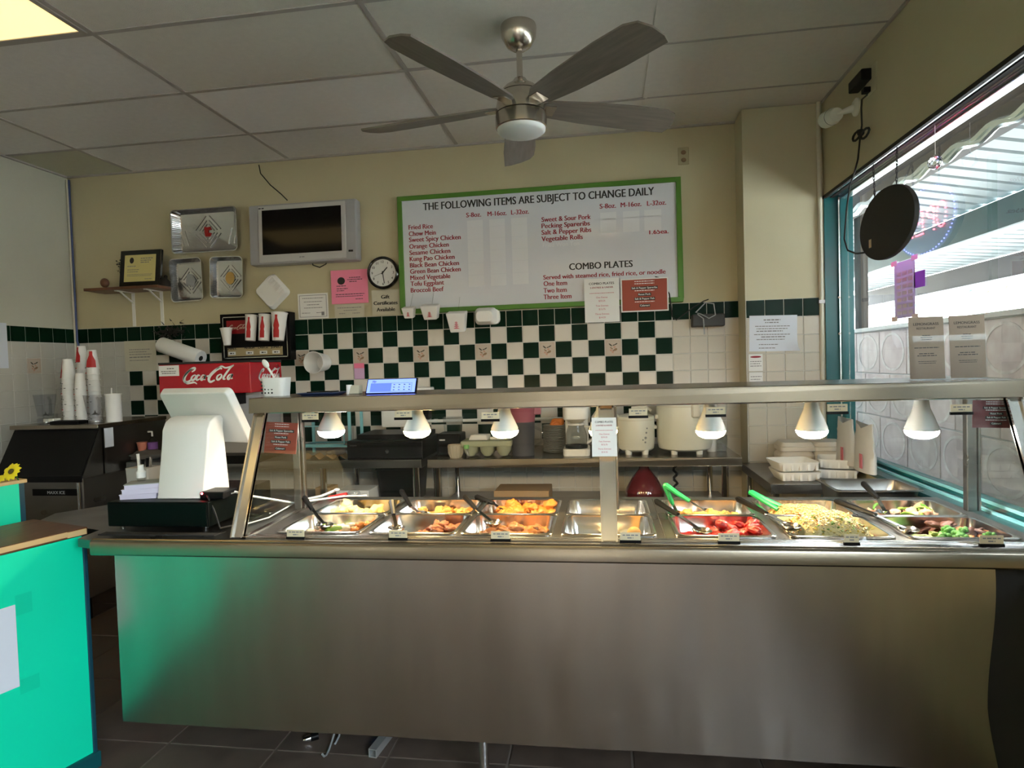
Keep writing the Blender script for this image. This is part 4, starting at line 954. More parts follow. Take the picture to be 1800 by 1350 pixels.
# shelf with plaque
sh_ = thing('wall_shelf', 'small brown wooden wall shelf on white metal brackets', 'shelf', (-3.36, WB, 2.085))
MB().box(-.30, .28, -.20, 0, -.012, .008).build('board', 'wood_brown', sh_, 0, bevel=.002)
for x in (-.07, .16):
    mb = MB(); mb.box(x-.012, x+.012, -.006, 0, -.26, -.012).box(x-.012, x+.012, -.17, 0, -.018, -.012).bar((x, -.003, -.09), (x, -.13, -.016), .012, .006); mb.build('bracket', 'white_plastic', sh_, 0)
pl = thing('plaque', 'black framed pale yellow certificate plaque leaning on the shelf', 'plaque', (-3.27, 4.10, 2.094), rot=(-.1, .02, -.06))
MB().box(-.185, .155, -.012, .012, 0, .27).build('frame', 'black_gloss', pl, 0, bevel=.003)
MB().box(-.145, .115, -.014, -.012, .04, .235).build('certificate', 'paper_cert', pl, 0) if mat('paper_cert', (.66, .58, .24), .5) else None
lines_mesh([(-.01, .09, .205, .006), (-.01, .08, .19, .006), (-.01, .06, .176, .006), (-.12, -.05, .15, .005), (-.12, -.02, .125, .004), (-.12, -.03, .11, .004), (-.12, .09, .09, .003), (-.12, .08, .08, .003), (.03, .09, .055, .004)], -.014).build('print', 'ink_grey', pl, 0)
MB(WALLX).prism(ell(.018, .022, 16, -.085, .195), .014, .0145).build('seal', 'ink', pl, 0)
MB().box(-.02, .02, .012, .07, 0, .01).build('easel_foot', 'black_gloss', pl, 0)
t = thing('shelf_ornament', 'small round brown ornament on a base at the left end of the shelf', 'ornament', (-3.56, 4.09, 2.093))
MB().ball((0, 0, .045), .03, 14, 9, (1, 1, 1.15)).build('globe', 'wood_brown', t); MB().lathe([(0, 0), (.02, 0), (.02, .006), (.008, .012), (.008, .02), (0, .02)], 12).build('foot', 'ivory_plastic', t)
t = thing('dried_plant', 'small dark dried plant in a black vase behind the plaque', 'plant', (-3.46, 4.15, 2.093))
MB().lathe([(0, 0), (.018, 0), (.022, .05), (.016, .1), (0, .1)], 12).build('vase', 'black_matte', t)
mb = MB(); R = random.Random(2)
for k in range(60):
    a = R.uniform(0, 6.28); r = R.uniform(.01, .05); c_ = Vector((r*math.cos(a), r*math.sin(a)*.5, .16+R.uniform(-.04, .06))); d = Vector((R.uniform(-1, 1), R.uniform(-1, 1), R.uniform(-.3, 1))).normalized()*.018
    mb.prism([(0, -.006), (.018, 0), (0, .006)], 0, .001, Matrix.Translation(c_) @ Vector((0, 0, 1)).rotation_difference(d).to_matrix().to_4x4())
for k in range(4): mb.tube([(0, 0, .09), (R.uniform(-.03, .03), 0, .18)], .0015, 4)
mb.build('foliage', 'black_matte', t, 0)
t = thing('dark_trinket', 'low black figurine at the right end of the wall shelf', 'ornament', (-3.10, 4.11, 2.093)); MB().lathe([(0, 0), (.032, 0), (.036, .012), (.028, .04), (.014, .062), (0, .066)], 14, sx=1.3).build('figurine_body', 'black_matte', t)
MB().ball((.012, 0, .068), .013).build('figurine_head', 'black_matte', t)

# clock
cl = thing('wall_clock', 'round black rimmed wall clock with white face showing half past one', 'clock', (-1.487, 4.17, 2.116))
m = WALLX; MB(m).lathe([(.0, -.03), (.108, -.03), (.112, -.015), (.112, .006), (.105, .012), (.098, .010), (.094, .0), (.0, 0)], 36).build('case', 'black_gloss', cl)
MB(m).lathe([(0, .001), (.093, .001), (.093, .002), (0, .002)], 36).build('dial', 'paper', cl)
for k in range(12):
    a = PI/2-2*PI*(k+1)/12; text(str(k+1), 'ink', cl, (.076*math.cos(a), -.0025, .076*math.sin(a)-.0085), .024, center=True, bold=.01, name='numeral')
for (ang, L, wd) in ((44, .05, .007), (172, .075, .005), (250, .07, .0018)):
    a = math.radians(90-ang); MB().bar((-.012*math.cos(a), -.006, -.012*math.sin(a)), (L*math.cos(a), -.006, L*math.sin(a)), wd, .0015, up=(0, -1, 0)).build('clock_hand', 'ink', cl, 0)
MB(m).lathe([(0, .004), (.005, .004), (.005, .008), (0, .008)], 10).build('pin', 'ink', cl)
MB(m).lathe([(0, .0115), (.099, .0115), (.099, .0125), (0, .0125)], 36).build('clock_glass', 'acrylic', cl)

# papers on the wall
def sheet(name, label, px0, py0, px1, py1, Y, m, lines=(), rz=0, cat='paper', extra=None, ink='ink_grey', curl=0, border=None):
    x0, z1 = W2(px0, py0, Y); x1, z0 = W2(px1, py1, Y); w, h_ = x1-x0, z1-z0
    t = thing(name, label, cat, ((x0+x1)/2, Y, z0), rot=(0, rz, 0))
    N = 8; vs = []
    for q in range(N+1):
        for s_ in range(N+1):
            u, v = q/N, s_/N; vs.append((-w/2+w*u, -curl*(u*(1-v))**7-.0004, h_*v))
    fs = [(q*(N+1)+s_, (q+1)*(N+1)+s_, (q+1)*(N+1)+s_+1, q*(N+1)+s_+1) for q in range(N) for s_ in range(N)]; k = len(vs)
    vs += [(v[0], v[1]+.0008, v[2]) for v in vs]; fs += [tuple(i+k for i in f[::-1]) for f in fs]
    MB().add(vs, fs).build('sheet', m, t, 30)
    if lines: lines_mesh([(-w/2+w*a, -w/2+w*b, h_*z, max(.004, h_*hh)) for a, b, z, hh in lines], -.0006).build('print', ink, t, 0)
    if border:
        q = border; mb = MB(); a, b, c_, d = -w/2+q, w/2-q, q, h_-q
        mb.box(a, b, -.001, -.0005, c_, c_+.003).box(a, b, -.001, -.0005, d-.003, d).box(a, a+.003, -.001, -.0005, c_, d).box(b-.003, b, -.001, -.0005, c_, d); mb.build('border_line', ink, t, 0)
    return t, w, h_
L5 = [(.15, .85, .80, .02), (.2, .8, .66, .02), (.3, .7, .54, .025), (.2, .8, .42, .02), (.12, .4, .22, .02), (.6, .85, .22, .02)]
t, w, h_ = sheet('permit_sheet', 'white bordered permit certificate on the wall by the tiles', 523, 517, 578, 559, 4.195, 'paper', L5, border=.012, cat='certificate')
MB().box(w*.27, w*.36, -.0012, -.0005, h_*.12, h_*.26).build('stamp', 'ink_grey', t, 0)
t, w, h_ = sheet('pink_notice', 'bright pink grade notice in a plastic sleeve under the television', 581, 476, 648, 532, 4.19, 'paper_pink', [(.5, .8, .76, .02), (.45, .85, .70, .02), (.5, .7, .64, .02), (.15, .4, .52, .02), (.15, .45, .44, .02), (.15, .35, .38, .02), (.12, .9, .27, .02), (.12, .85, .21, .015), (.65, .85, .12, .015)], cat='notice', ink='ink')
MB(WALLX).prism(ell(.028, .026, 18, -w*.22, h_*.68), .0008, .0016).build('round_seal', 'ink', t, 0)
t, w, h_ = sheet('small_certificate', 'narrow pale certificate beneath the pink notice', 588, 536, 641, 557, 4.19, 'paper_old', [(.1, .9, .72, .05), (.3, .75, .52, .035), (.15, .35, .3, .03), (.6, .85, .3, .03)], cat='certificate')
t, w, h_ = sheet('gift_sign', 'aged cream sign reading Gift Certificates Available below the clock', 653, 511, 703, 553, 4.19, 'paper_old', cat='sign')
for s_, z_ in (('Gift', .66), ('Certificates', .42), ('Available', .16)): text(s_, 'ink', t, (0, -.0014, h_*z_), h_*.21, width=w*(.3 if s_ == 'Gift' else .86 if s_[0] == 'C' else .66), center=True, bold=.02)
sheet('paper_notice', 'faint typed notice taped over the tiles beside the paper towel', 218, 600, 276, 651, 4.19, 'paper_old', [(.15, .8, .70, .02), (.15, .7, .62, .02), (.15, .85, .54, .02), (.15, .8, .44, .03), (.15, .75, .34, .02)], cat='notice')
sheet('paper_sheet', 'blank white sheet taped on the left wall tiles', 0, 597, 32, 668, 4.0, 'paper_blue', cat='paper') if 0 else None
t = thing('wall_sheet', 'blank pale blue sheet taped on the side wall by the ice machine', 'paper', (WL+.012, 3.49, 1.535)); MB().box(0, .001, -.14, .155, 0, .30).build('sheet', 'paper_blue', t, 0)
# notices on the column
def colsheet(label, px0, py0, px1, py1, m, lines, rz=0, curl=0):
    return sheet('column_notice', label, px0, py0, px1, py1, CY-.012, m, lines, rz, 'notice', curl=curl)
colsheet('white notice with a grey side strip and a curled corner on the column tiles', 1316, 556, 1401, 616, 'paper_blue', [(.3, .65, .86, .03), (.33, .62, .79, .025), (.12, .85, .69, .02), (.15, .8, .62, .02), (.15, .7, .55, .025), (.1, .85, .46, .02), (.25, .75, .39, .025), (.15, .8, .32, .02), (.2, .75, .18, .02), (.2, .8, .08, .02)], .02, .06)
t, w, h_ = colsheet('small receipt size notice with red logo on the column', 1316, 623, 1341, 652, 'paper', [(.1, .9, .55, .03), (.1, .8, .42, .03), (.1, .9, .28, .03)])
MB(WALLX).prism(ell(w*.4, h_*.06, 14, 0, h_*.84), .0008, .0016).build('logo', 'ink_red', t, 0)
colsheet('lower small slip on the column just above the guard shelf', 1317, 655, 1341, 674, 'paper', [(.1, .9, .6, .05), (.1, .8, .35, .05)])
# wall outlet high on the right
t = thing('wall_outlet', 'beige electrical outlet high on the wall right of the fan', 'outlet', (.548, WB, 2.71)); MB().box(-.034, .034, -.006, 0, 0, .112).build('cover_plate', 'outlet_tan', t, 0, bevel=.003) if mat('outlet_tan', (.42, .36, .22), .5) else None
for z_ in (.03, .078): MB(WALLX).prism(ell(.016, .014, 14, 0, z_), .006, .008).build('socket_face', 'pic_brown', t, 0)
# tangled gadget on the wall near the column
t = thing('wall_router', 'dark wall box with looped grey cables at the end of the green tile border', 'device', (.67, WB-.01, 1.73)); MB().box(-.10, .10, -.08, 0, -.07, .01).build('box', mat('router_grey', (.05, .05, .05), .6), t, 0, bevel=.008)
mb = MB(); mb.tube([(-.36, -.01, .28), (-.30, -.03, .26), (-.235, -.04, .15), (-.22, -.05, .0), (-.195, -.05, -.02), (-.17, -.06, .0), (-.10, -.09, .05), (-.03, -.09, .09), (.0, -.09, .1)], .004, 6)
mb.build('black_cable', 'black_matte', t)
mb = MB(); mb.tube([(-.08, -.09, .02), (-.02, -.095, .08), (.03, -.095, .07), (.04, -.09, .0), (.0, -.09, -.02), (-.05, -.09, .01)], .004, 6, closed=True); mb.tube([(-.07, -.09, .01), (-.035, -.095, -.02), (-.03, -.095, -.12)], .004, 6)
mb.build('white_cable', 'paper_grey', t)
# pink note and cup pinned on tiles
t = thing('sticky_notes', 'pink and lilac sticky note stuck on the checkered tiles', 'note', (at(632, 653, Y=4.19).x, 4.188, at(632, 666, Y=4.19).z)); MB().box(-.037, .037, -.001, 0, .0, .075).build('lilac_note', 'note_lilac', t, 0); MB().box(-.037, .037, -.003, -.001, .075, .11).build('pink_note', 'note_pink', t, 0)
t = thing('paper_bucket', 'open white paper tub stuck sideways on the checkered tiles', 'tub', (at(560, 637, Y=4.1).x, WB-.012, at(560, 637, Y=4.1).z), rot=(0, 0, -.12))
MB(WALLX).lathe([(.0, .004), (.058, .004), (.074, .135), (.077, .137), (.077, .142), (.072, .142), (.056, .008), (0, .008)], 28).build('tub_wall', 'cup_white', t)

# ------------------------------------------------------------------ drink sign with sample cups
script = [([(.02, .28), (.0, .42), (.05, .62), (.16, .80), (.26, .84), (.27, .74), (.2, .66)], .05), ([(.16, .80), (.06, .60), (.03, .40), (.08, .24), (.18, .2), (.27, .3)], .07),
          ([(.08, .24), (.18, .14), (.30, .16), (.42, .18), (.52, .10)], .045), ([(.34, .52), (.28, .46), (.27, .34), (.33, .28), (.39, .36), (.39, .47), (.34, .52)], .05), ([(.52, .48), (.45, .5), (.43, .38), (.47, .28), (.55, .34)], .05),
          ([(.68, .48), (.61, .5), (.58, .38), (.62, .28), (.69, .38), (.70, .5), (.69, .32), (.75, .3)], .05), ([(.76, .44), (.84, .46)], .045),
          ([(1.16, .74), (1.10, .80), (.98, .72), (.86, .48), (.86, .28), (.95, .18), (1.06, .26)], .07), ([(.98, .72), (1.1, .88), (1.26, .80), (1.40, .84), (1.5, .92)], .04),
          ([(1.18, .52), (1.11, .45), (1.11, .33), (1.17, .27), (1.23, .36), (1.23, .47), (1.18, .52)], .05), ([(1.50, .90), (1.42, .78), (1.33, .45), (1.33, .3), (1.40, .3)], .05), ([(1.56, .5), (1.48, .48), (1.45, .36), (1.50, .28), (1.56, .4), (1.58, .5), (1.57, .32), (1.63, .32)], .05)]
def smooth_pts(p, k=4):
    out = []
    for i in range(len(p)-1):
        a, b, c_, d = p[max(i-1, 0)], p[i], p[i+1], p[min(i+2, len(p)-1)]
        for q in range(k):
            t_ = q/k; out.append(tuple(.5*((2*b[j])+(-a[j]+c_[j])*t_+(2*a[j]-5*b[j]+4*c_[j]-d[j])*t_*t_+(-a[j]+3*b[j]-3*c_[j]+d[j])*t_**3) for j in (0, 1)))
    out.append(p[-1]); return out
def logo(parent, loc, width, m='print_white', rot=(0, 0, 0), skew=.3, zs=.66):
    mb = MB(); s = width/1.63
    for pts, wd in script:
        q = smooth_pts([(x+skew*z, z) for x, z in pts]); n = len(q)
        mb.ribbon([(x*s, z*s*zs) for x, z in q], [wd*s*(.6+.65*math.sin(PI*i/(n-1))) for i in range(n)], 0, .0012)
    return mb.build('script_logo', m, parent, 0, loc=loc, rot=rot)
dx0, dz1 = W2(386, 553, 4.12); dx1, _ = W2(508, 545, 4.12); _, dz0 = W2(386, 636, 4.12)
ds = thing('cup_display', 'black framed drink price sign with sample cups on the tiled wall', 'sign', ((dx0+dx1)/2, WB, dz0)); w = (dx1-dx0)/2; h_ = dz1-dz0
MB().box(-w, w, -.085, 0, 0, h_).build('cabinet', 'black_plastic', ds, 0, bevel=.003)
mb = MB(); q = .02; mb.box(-w+q, w-q, -.088, -.085, q, q+.006).box(-w+q, w-q, -.088, -.085, h_-q-.006, h_-q).box(-w+q, -w+q+.006, -.088, -.085, q, h_-q).box(w-q-.006, w-q, -.088, -.085, q, h_-q); mb.build('silver_line', 'steel_bright', ds, 0)
MB().box(-w+.05, w-.06, -.0875, -.085, .035, .095).build('price_strip', 'price_gold', ds, 0) if mat('price_gold', (.40, .31, .16), .5) else None
for k, (s_, x) in enumerate((('SMALL', -.18), ('MEDIUM', -.045), ('LARGE', .06), ('JUMBO', .155))):
    text(s_, 'ink', ds, (x, -.089, .084), .022, width=.075, center=True, bold=.02); MB().box(x-.028, x+.028, -.0885, -.0875, .045, .068).build('price_slip', 'paper', ds, 0); lines_mesh([(x-.015, x+.015, .052, .008)], -.0885).build('print', 'ink', ds, 0)
MB().box(-w+.05, -w+.20, -.088, -.085, h_*.58, h_*.86).build('red_panel', 'coke_dark', ds, 0); logo(ds, (-w+.058, -.089, h_*.64), .125, 'coke_logo_tan') if mat('coke_logo_tan', (.55, .4, .33), .5) else None
def cup(label, loc, r0, r1, h_, red=True, rot=(0, 0, 0), group='sample drink cups'):
    t = thing('drink_cup', label, 'cup', loc, rot=rot, group=group)
    MB().lathe([(0, 0), (r0, 0), (r0, .004), (r1, h_), (r1+.003, h_+.002), (r1+.003, h_+.006), (r1-.002, h_+.006), (r0-.002, .006), (0, .006)], 24).build('cup_wall', 'cup_white', t)
    if red:   # the red bottle shape wrapped around the front
        mb = MB(); N = 16; vs = []
        for i in range(N+1):
            v = i/N; z = h_*(.10+.82*v); r = r0+(r1-r0)*z/h_+.0008; hw = r1*(.62 if v < .35 else .52 if v < .45 else .62 if v < .55 else .62-.38*min(1, (v-.55)/.3) if v < .9 else .26)
            for q in range(5):
                a = -1.48+(q/4-.5)*2*hw/r*.62; vs.append((r*math.cos(a), r*math.sin(a), z))
        fs = [(i*5+q, i*5+q+1, (i+1)*5+q+1, (i+1)*5+q) for i in range(N) for q in range(4)]
        k = len(vs); vs += [(v[0]*.985, v[1]*.985, v[2]) for v in vs]; fs += [tuple(i+k for i in f[::-1]) for f in fs]
        mb.add(vs, fs).build('bottle_print', 'cup_red', t)
    return t
bx = ds.location.x
for k, (px, r0, r1, hc, y) in enumerate(((440, .034, .040, .175, 4.07), (464, .036, .042, .178, 4.07), (489, .038, .054, .19, 4.06))):
    p = at(px, 599, Y=y); cup('%s white sample cup with red bottle print on the drink sign' % ('leftmost', 'middle', 'widest rightmost')[k], (p.x, y, p.z), r0, r1, hc, rot=(-.10, .04, 0))
p = at(400, 607, Y=4.06); cup('small plain white sample cup at the left of the drink sign', (p.x, 4.06, p.z), .024, .038, .115, False, rot=(-.05, -.08, 0))

# ------------------------------------------------------------------ red soda dispenser
dp = thing('soda_dispenser', 'red and grey countertop soda dispenser with white script lettering', 'soda dispenser', (-2.40, 3.50, .905))
MB().box(-.31, .30, 0, .37, .43, .615).build('red_header', 'coke_red', dp, 0, bevel=.006)
MB().box(-.31, .30, .0, .37, .615, .628).build('top_cap', 'black_matte', dp, 0)
MB().box(-.29, .28, .13, .37, .0, .43).build('body', 'silver_plastic', dp, 0)
MB().box(-.31, .30, .0, .37, .0, .05).build('drip_tray', 'black_plastic', dp, 0)
logo(dp, (-.165, -.0015, .478), .33); text('CLASSIC', 'coke_logo_tan', dp, (.02, -.001, .445), .028, center=True, bold=0)
logo(dp, (.3015, .07, .487), .25, rot=(0, 0, PI/2)); text('CLASSIC', 'coke_logo_tan', dp, (.3012, .20, .455), .022, rot=(PI/2, 0, PI/2), center=True, bold=0)
MB().box(-.305, -.17, -.002, 0, .545, .61).build('info_label', 'paper', dp, 0); lines_mesh([(-.25, -.20, .588, .005), (-.29, -.19, .572, .004), (-.285, -.19, .56, .004)], -.002).build('print', 'ink', dp, 0)
for x in (-.2, -.08, .04, .16): mb = MB(); mb.box(x-.03, x+.03, .02, .12, .36, .43).tube([(x, .06, .36), (x, .06, .31)], .012, 8); mb.build('valve', 'black_plastic', dp, 0)
for x, m in ((-.18, 'paper'), (.02, 'green_cap'), (.14, 'ink_lightred')): MB().box(x-.035, x+.035, -.002, 0, .425, .437).build('flavour_label', m, dp, 0)
MB(Matrix.Translation((.302, .20, .40)) @ Matrix.Rotation(PI/2, 4, 'Y')).lathe([(0, 0), (.012, 0), (.012, .01), (0, .012)], 12).build('lock', 'chrome', dp)

# paper towel roll on a black bracket
a, b = at(284, 606, Y=4.02), at(347, 628, Y=3.98); d = (b-a).normalized()
t = thing('paper_towel', 'white paper towel roll slanting from a black wall bracket', 'paper towel', tuple(a)); M = Vector((0, 0, 1)).rotation_difference(d).to_matrix().to_4x4(); LL = (b-a).length+.03
MB(M).lathe([(.0, 0), (.053, 0), (.055, .004), (.055, LL-.004), (.053, LL), (.018, LL), (.018, LL-.05), (0, LL-.05)], 28).build('roll', 'paper_white_soft', t) if mat('paper_white_soft', (.80, .79, .77), .85, bump=.15, bump_scale=200) else None
MB(M).lathe([(.0185, LL+.0005), (.0185, LL-.04), (.016, LL-.04), (.016, LL+.0005), (.0185, LL+.0005)], 16).build('core', 'black_matte', t)
MB().tube([(d*-.03)+Vector((0, .0, 0)), d*-.03+Vector((0, .19, .02))], .01, 8).build('bracket_arm', 'black_plastic', t)
MB().tube([d*-.03, d*(LL*.9)], .008, 8).build('spindle', 'black_plastic', t)
t = thing('dark_wreath', 'dark tangled ornament hanging on the green tile border over the towel roll', 'ornament', (at(300, 583, Y=4.17).x, 4.16, at(300, 583, Y=4.17).z)); mb = MB(); R = random.Random(9)
for k in range(110):
    c_ = Vector((R.gauss(0, .055), R.uniform(-.02, .03), R.gauss(0, .03))); dd = Vector((R.uniform(-1, 1), R.uniform(-1, .2), R.uniform(-1, 1))).normalized()
    mb.prism([(0, -.008), (.03, 0), (0, .008)], 0, .0015, Matrix.Translation(c_) @ Vector((0, 0, 1)).rotation_difference(dd).to_matrix().to_4x4())
mb.build('leaf_cluster', 'black_matte', t, 0); MB().tube([(-.11+.0275*k, .01, -.004+.01*math.sin(k)) for k in range(9)], .006, 6).build('twig', 'black_matte', t)

# corner cable
def cpts(L_, dx): return [Vector((max(p.x, WL+dx), 4.188, p.z)) for p in [at(a, b, Y=4.18) for a, b in L_]]
tag(MB().tube(cpts(((116, 316), (120, 360), (121, 420), (124, 480), (129, 560), (132, 600), (142, 625)), .03), .007, 6).build('corner_cable', 'blue_lid'), 'thin blue cable running down the back left corner', 'cable')
tag(MB().tube(cpts(((112, 316), (115, 335), (119, 365), (121, 440), (127, 560), (132, 640)), .012), .009, 6).build('corner_conduit', 'pipe_paint'), 'thin pale tube running down beside the blue corner cable', 'cable')
# ------------------------------------------------------------------ kitchen tables along the back wall
TT = .908
def table(label, x0, x1, y0, y1, z, shelf_z=None, legs=(), th=.048, m='steel'):
    t = thing('work_table', label, 'table', ((x0+x1)/2, (y0+y1)/2, 0)); w, d = (x1-x0)/2, (y1-y0)/2
    mb = MB(); mb.box(-w, w, -d, d, z-.006, z).box(-w, w, -d, -d+.004, z-th, z-.002).box(-w, w, d-.004, d, z-th, z-.006).box(-w, -w+.004, -d, d, z-th, z-.006).box(w-.004, w, -d, d, z-th, z-.006)
    mb.build('tabletop', m, t, 0, bevel=.003)
    for lx in legs:
        for ly in (-d+.04, d-.04): MB().tube([(lx-(x0+x1)/2, ly, 0), (lx-(x0+x1)/2, ly, z-.02)], .02, 12).build('leg', 'chrome', t)
    if shelf_z: MB().box(-w+.03, w-.03, -d+.03, d-.02, shelf_z-.02, shelf_z).build('undershelf', 'steel_dark', t, 0)
    return t
table('long steel work table under the soda dispenser and cash drawer', -3.03, -1.085, 3.58, 4.18, TT, .62, (-2.97, -1.72, -1.13), m='steel_dark')
table('steel work table holding the coffee maker and rice cookers', -1.045, .745, 3.58, 4.18, TT, .60, (-1.0, .66))
table('low corner table under the stacked foam containers', .82, 1.30, 3.28, 3.95, .815, None, (.86, 1.27), m='steel_dark')
rail = thing('wall_rail', 'white horizontal pipe rail across the checkered tiles', 'rail', (-.7, 4.17, 1.085)); MB().tube([(-.55, 0, 0), (.55, 0, 0)], .011, 8).build('pipe', 'white_plastic', rail)
for x in (-.45, .45): MB().box(x-.012, x+.012, 0, .035, -.012, .012).build('bracket', 'white_plastic', rail, 0)

def px2(px, Y): return at(px, 760, Y=Y).x
# items, left to right
t = thing('wire_rack', 'pale cyan framed open rack standing on the back table', 'rack', (px2(582, 3.85), 3.85, TT)); mb = MB(); w = .17
for x in (-w, w):
    for y in (-.1, .1): mb.box(x-.008, x+.008, y-.008, y+.008, 0, .36)
mb.build('post', 'rack_cyan', t, 0); mb = MB()
for z in (.06, .30, .355): mb.box(-w, w, -.108, -.092, z, z+.012).box(-w, w, .092, .108, z, z+.012).box(-w-.008, -w+.008, -.1, .1, z, z+.012).box(w-.008, w+.008, -.1, .1, z, z+.012)
mb.build('rail', 'rack_cyan', t, 0)
t = thing('glass_tray', 'cloudy glass box with cyan edges inside the open rack', 'box', (px2(580, 3.83), 3.83, TT+.073)); MB().box(-.14, .13, -.08, .08, 0, .12).build('box_walls', 'jar_plastic', t, 0); mb = MB(); mb.box(-.142, .132, -.082, -.076, .118, .124).box(-.142, .132, -.082, -.076, 0, .006).box(-.142, -.136, -.082, -.076, 0, .12).box(.126, .132, -.082, -.076, 0, .12); mb.build('edge', 'rack_cyan', t, 0)
t = thing('crumpled_paper', 'crumpled brown kraft paper on the back table', 'paper', (px2(572, 3.66), 3.68, TT+.001)); mb = MB(); N = 20; vs = []
for q in range(N+1):
    for s_ in range(7): vs.append((-.16+.30*q/N, -.07+.14*s_/6, .014+.012*math.sin(q*1.15+s_*.4)+.008*noise.noise(Vector((q*.5, s_*.6, 0)))))
k = len(vs); fs = [(q*7+s_, (q+1)*7+s_, (q+1)*7+s_+1, q*7+s_+1) for q in range(N) for s_ in range(6)]; vs += [(v[0], v[1], v[2]-.002) for v in vs]
mb.add(vs, fs+[tuple(i+k for i in f[::-1]) for f in fs]); mb.build('sheet', 'cardboard', t)
t = thing('grey_mitt', 'dark grey folded mitt lying on the kraft paper', 'oven mitt', (px2(592, 3.64), 3.65, TT+.03)); MB().ball((0, 0, .015), .05, 14, 8, (1.1, .6, .4)).build('mitt_body', 'cloth_grey', t); MB().ball((-.05, -.01, .01), .022, 10, 6, (1.3, .8, .6)).build('thumb', 'cloth_grey', t)
t = thing('back_cash_drawer', 'black metal cash drawer with round lock on the back table', 'cash drawer', (px2(683, 3.68), 3.66, TT)); MB().box(-.235, .24, -.07, .30, .0, .115).build('body', 'black_plastic', t, 0, bevel=.006); MB().box(-.23, .235, -.072, -.068, .012, .102).build('drawer_front', 'black_gloss', t, 0)
MB(Matrix.Translation((.02, -.072, .05)) @ WALLX).lathe([(0, 0), (.011, 0), (.011, .006), (0, .007)], 14).build('lock', 'chrome', t); MB().box(-.215, -.17, -.073, -.071, .085, .09).build('badge', 'steel_bright', t, 0)
MB().box(-.20, .22, .0, .30, .115, .145).build('stepped_top', 'black_plastic', t, 0, bevel=.004)
t = thing('towel_dispenser', 'plain white box dispenser mounted on the tiles behind the cash drawer', 'dispenser', (px2(706, 4.1), WB-.012, 1.055)); MB().box(-.13, .09, -.13, 0, 0, .24).build('casing', 'white_matte', t, 0, bevel=.01); MB().box(-.11, .07, -.133, -.128, .02, .22).build('cover', 'white_matte', t, 0, bevel=.004)
t = thing('hanging_dispenser', 'small white wall dispenser with black nozzle beside the checkered tiles', 'dispenser', (px2(747, 4.1), WB-.012, 1.12)); MB().box(-.05, .05, -.09, 0, .05, .2).build('casing', 'white_plastic', t, 0, bevel=.008); MB().box(-.03, .03, -.08, -.01, -.02, .05).build('nozzle', 'black_plastic', t, 0, bevel=.005)
t = thing('receipt_printer', 'small black receipt printer on the back table', 'printer', (px2(793, 3.8), 3.80, TT)); MB().box(-.075, .075, -.08, .08, 0, .135).build('body', 'black_plastic', t, 0, bevel=.008); MB().box(-.055, -.02, -.083, -.08, .095, .103).build('badge', 'paper', t, 0); MB().box(-.06, .06, -.084, -.08, .02, .06).build('front_cover', 'black_gloss', t, 0, bevel=.003)
t = thing('clear_box', 'clear plastic container resting on top of the receipt printer', 'container', (px2(797, 3.82), 3.82, TT+.1355)); MB().prism(rrect(.10, .08, .015, 3), 0, .09, top=rrect(.115, .095, .015, 3)).build('container_wall', 'clear_plastic', t); MB().box(-.06, .06, -.05, .05, .09, .096).build('lid', 'acrylic', t, 0)
t = thing('ceramic_cup', 'small tan ribbed ceramic cup on the back table', 'cup', (px2(800, 3.66), 3.66, TT)); mb = MB(); mb.lathe([(0, 0), (.032, 0), (.043, .03), (.046, .078), (.043, .078), (.04, .03), (0, .006)], 24); mb.build('cup_wall', 'ceramic', t)
mb = MB()
for k in range(16): a = 2*PI*k/16; mb.tube([(.033*math.cos(a), .033*math.sin(a), .003), (.0445*math.cos(a), .0445*math.sin(a), .03), (.0465*math.cos(a), .0465*math.sin(a), .074)], .0025, 5)
mb.build('rib', 'ceramic', t)
t = thing('sauce_bottle', 'little clear bottle with green cap at the table edge', 'bottle', (px2(819, 3.62), 3.62, TT)); MB().lathe([(0, 0), (.015, 0), (.016, .03), (.010, .05), (.010, .058), (0, .058)], 16).build('bottle_body', 'clear_plastic', t); MB().lathe([(0, .058), (.016, .058), (.016, .08), (0, .082)], 16).build('cap', 'green_cap', t)
t = thing('egg_tray', 'grey green moulded tray with rounded cups on the back table', 'tray', (px2(858, 3.72), 3.72, TT)); MB().box(-.155, .155, -.09, .09, .065, .10).build('rim', 'egg_tray', t, 0, bevel=.008)
for k in range(3):
    for y in (-.042, .042): MB(Matrix.Translation((-.10+.10*k, y, .07))).lathe([(.0, -.066), (.022, -.062), (.040, -.038), (.047, 0), (0, 0)], 16).build('moulded_cup', 'egg_tray', t)
t = thing('folded_napkin', 'folded white napkin lying on the moulded tray', 'napkin', (px2(845, 3.72), 3.72, TT+.101)); MB().prism([(-.07, -.04), (.05, -.05), (.06, .04), (-.05, .05)], 0, .03, top=[(-.06, -.02), (.04, -.03), (.055, .03), (-.04, .045)]).build('cloth', 'paper', t, 0, bevel=.005); MB().prism([(.06, -.03), (.12, -.04), (.13, .03), (.07, .04)], 0, .015).build('fold', 'paper', t, 0, bevel=.004)
t = thing('pitcher', 'tall dark plastic pitcher with reddish translucent top and spout', 'pitcher', (px2(919, 3.72), 3.72, TT)); k_ = 1.0
MB().lathe([(0, 0), (.062, 0), (.066, .004), (.074, .20), (.0755, .205), (0, .205)], 26).build('dark_filling', 'pitcher_dark', t) if mat('pitcher_dark', (.07, .07, .085), .4) else None
MB().lathe([(.0745, .205), (.081, .285), (.084, .29), (.079, .29), (.073, .206)], 26).build('pitcher_rim', 'pitcher_red', t) if mat('pitcher_red', (.32, .09, .12), .35) else None
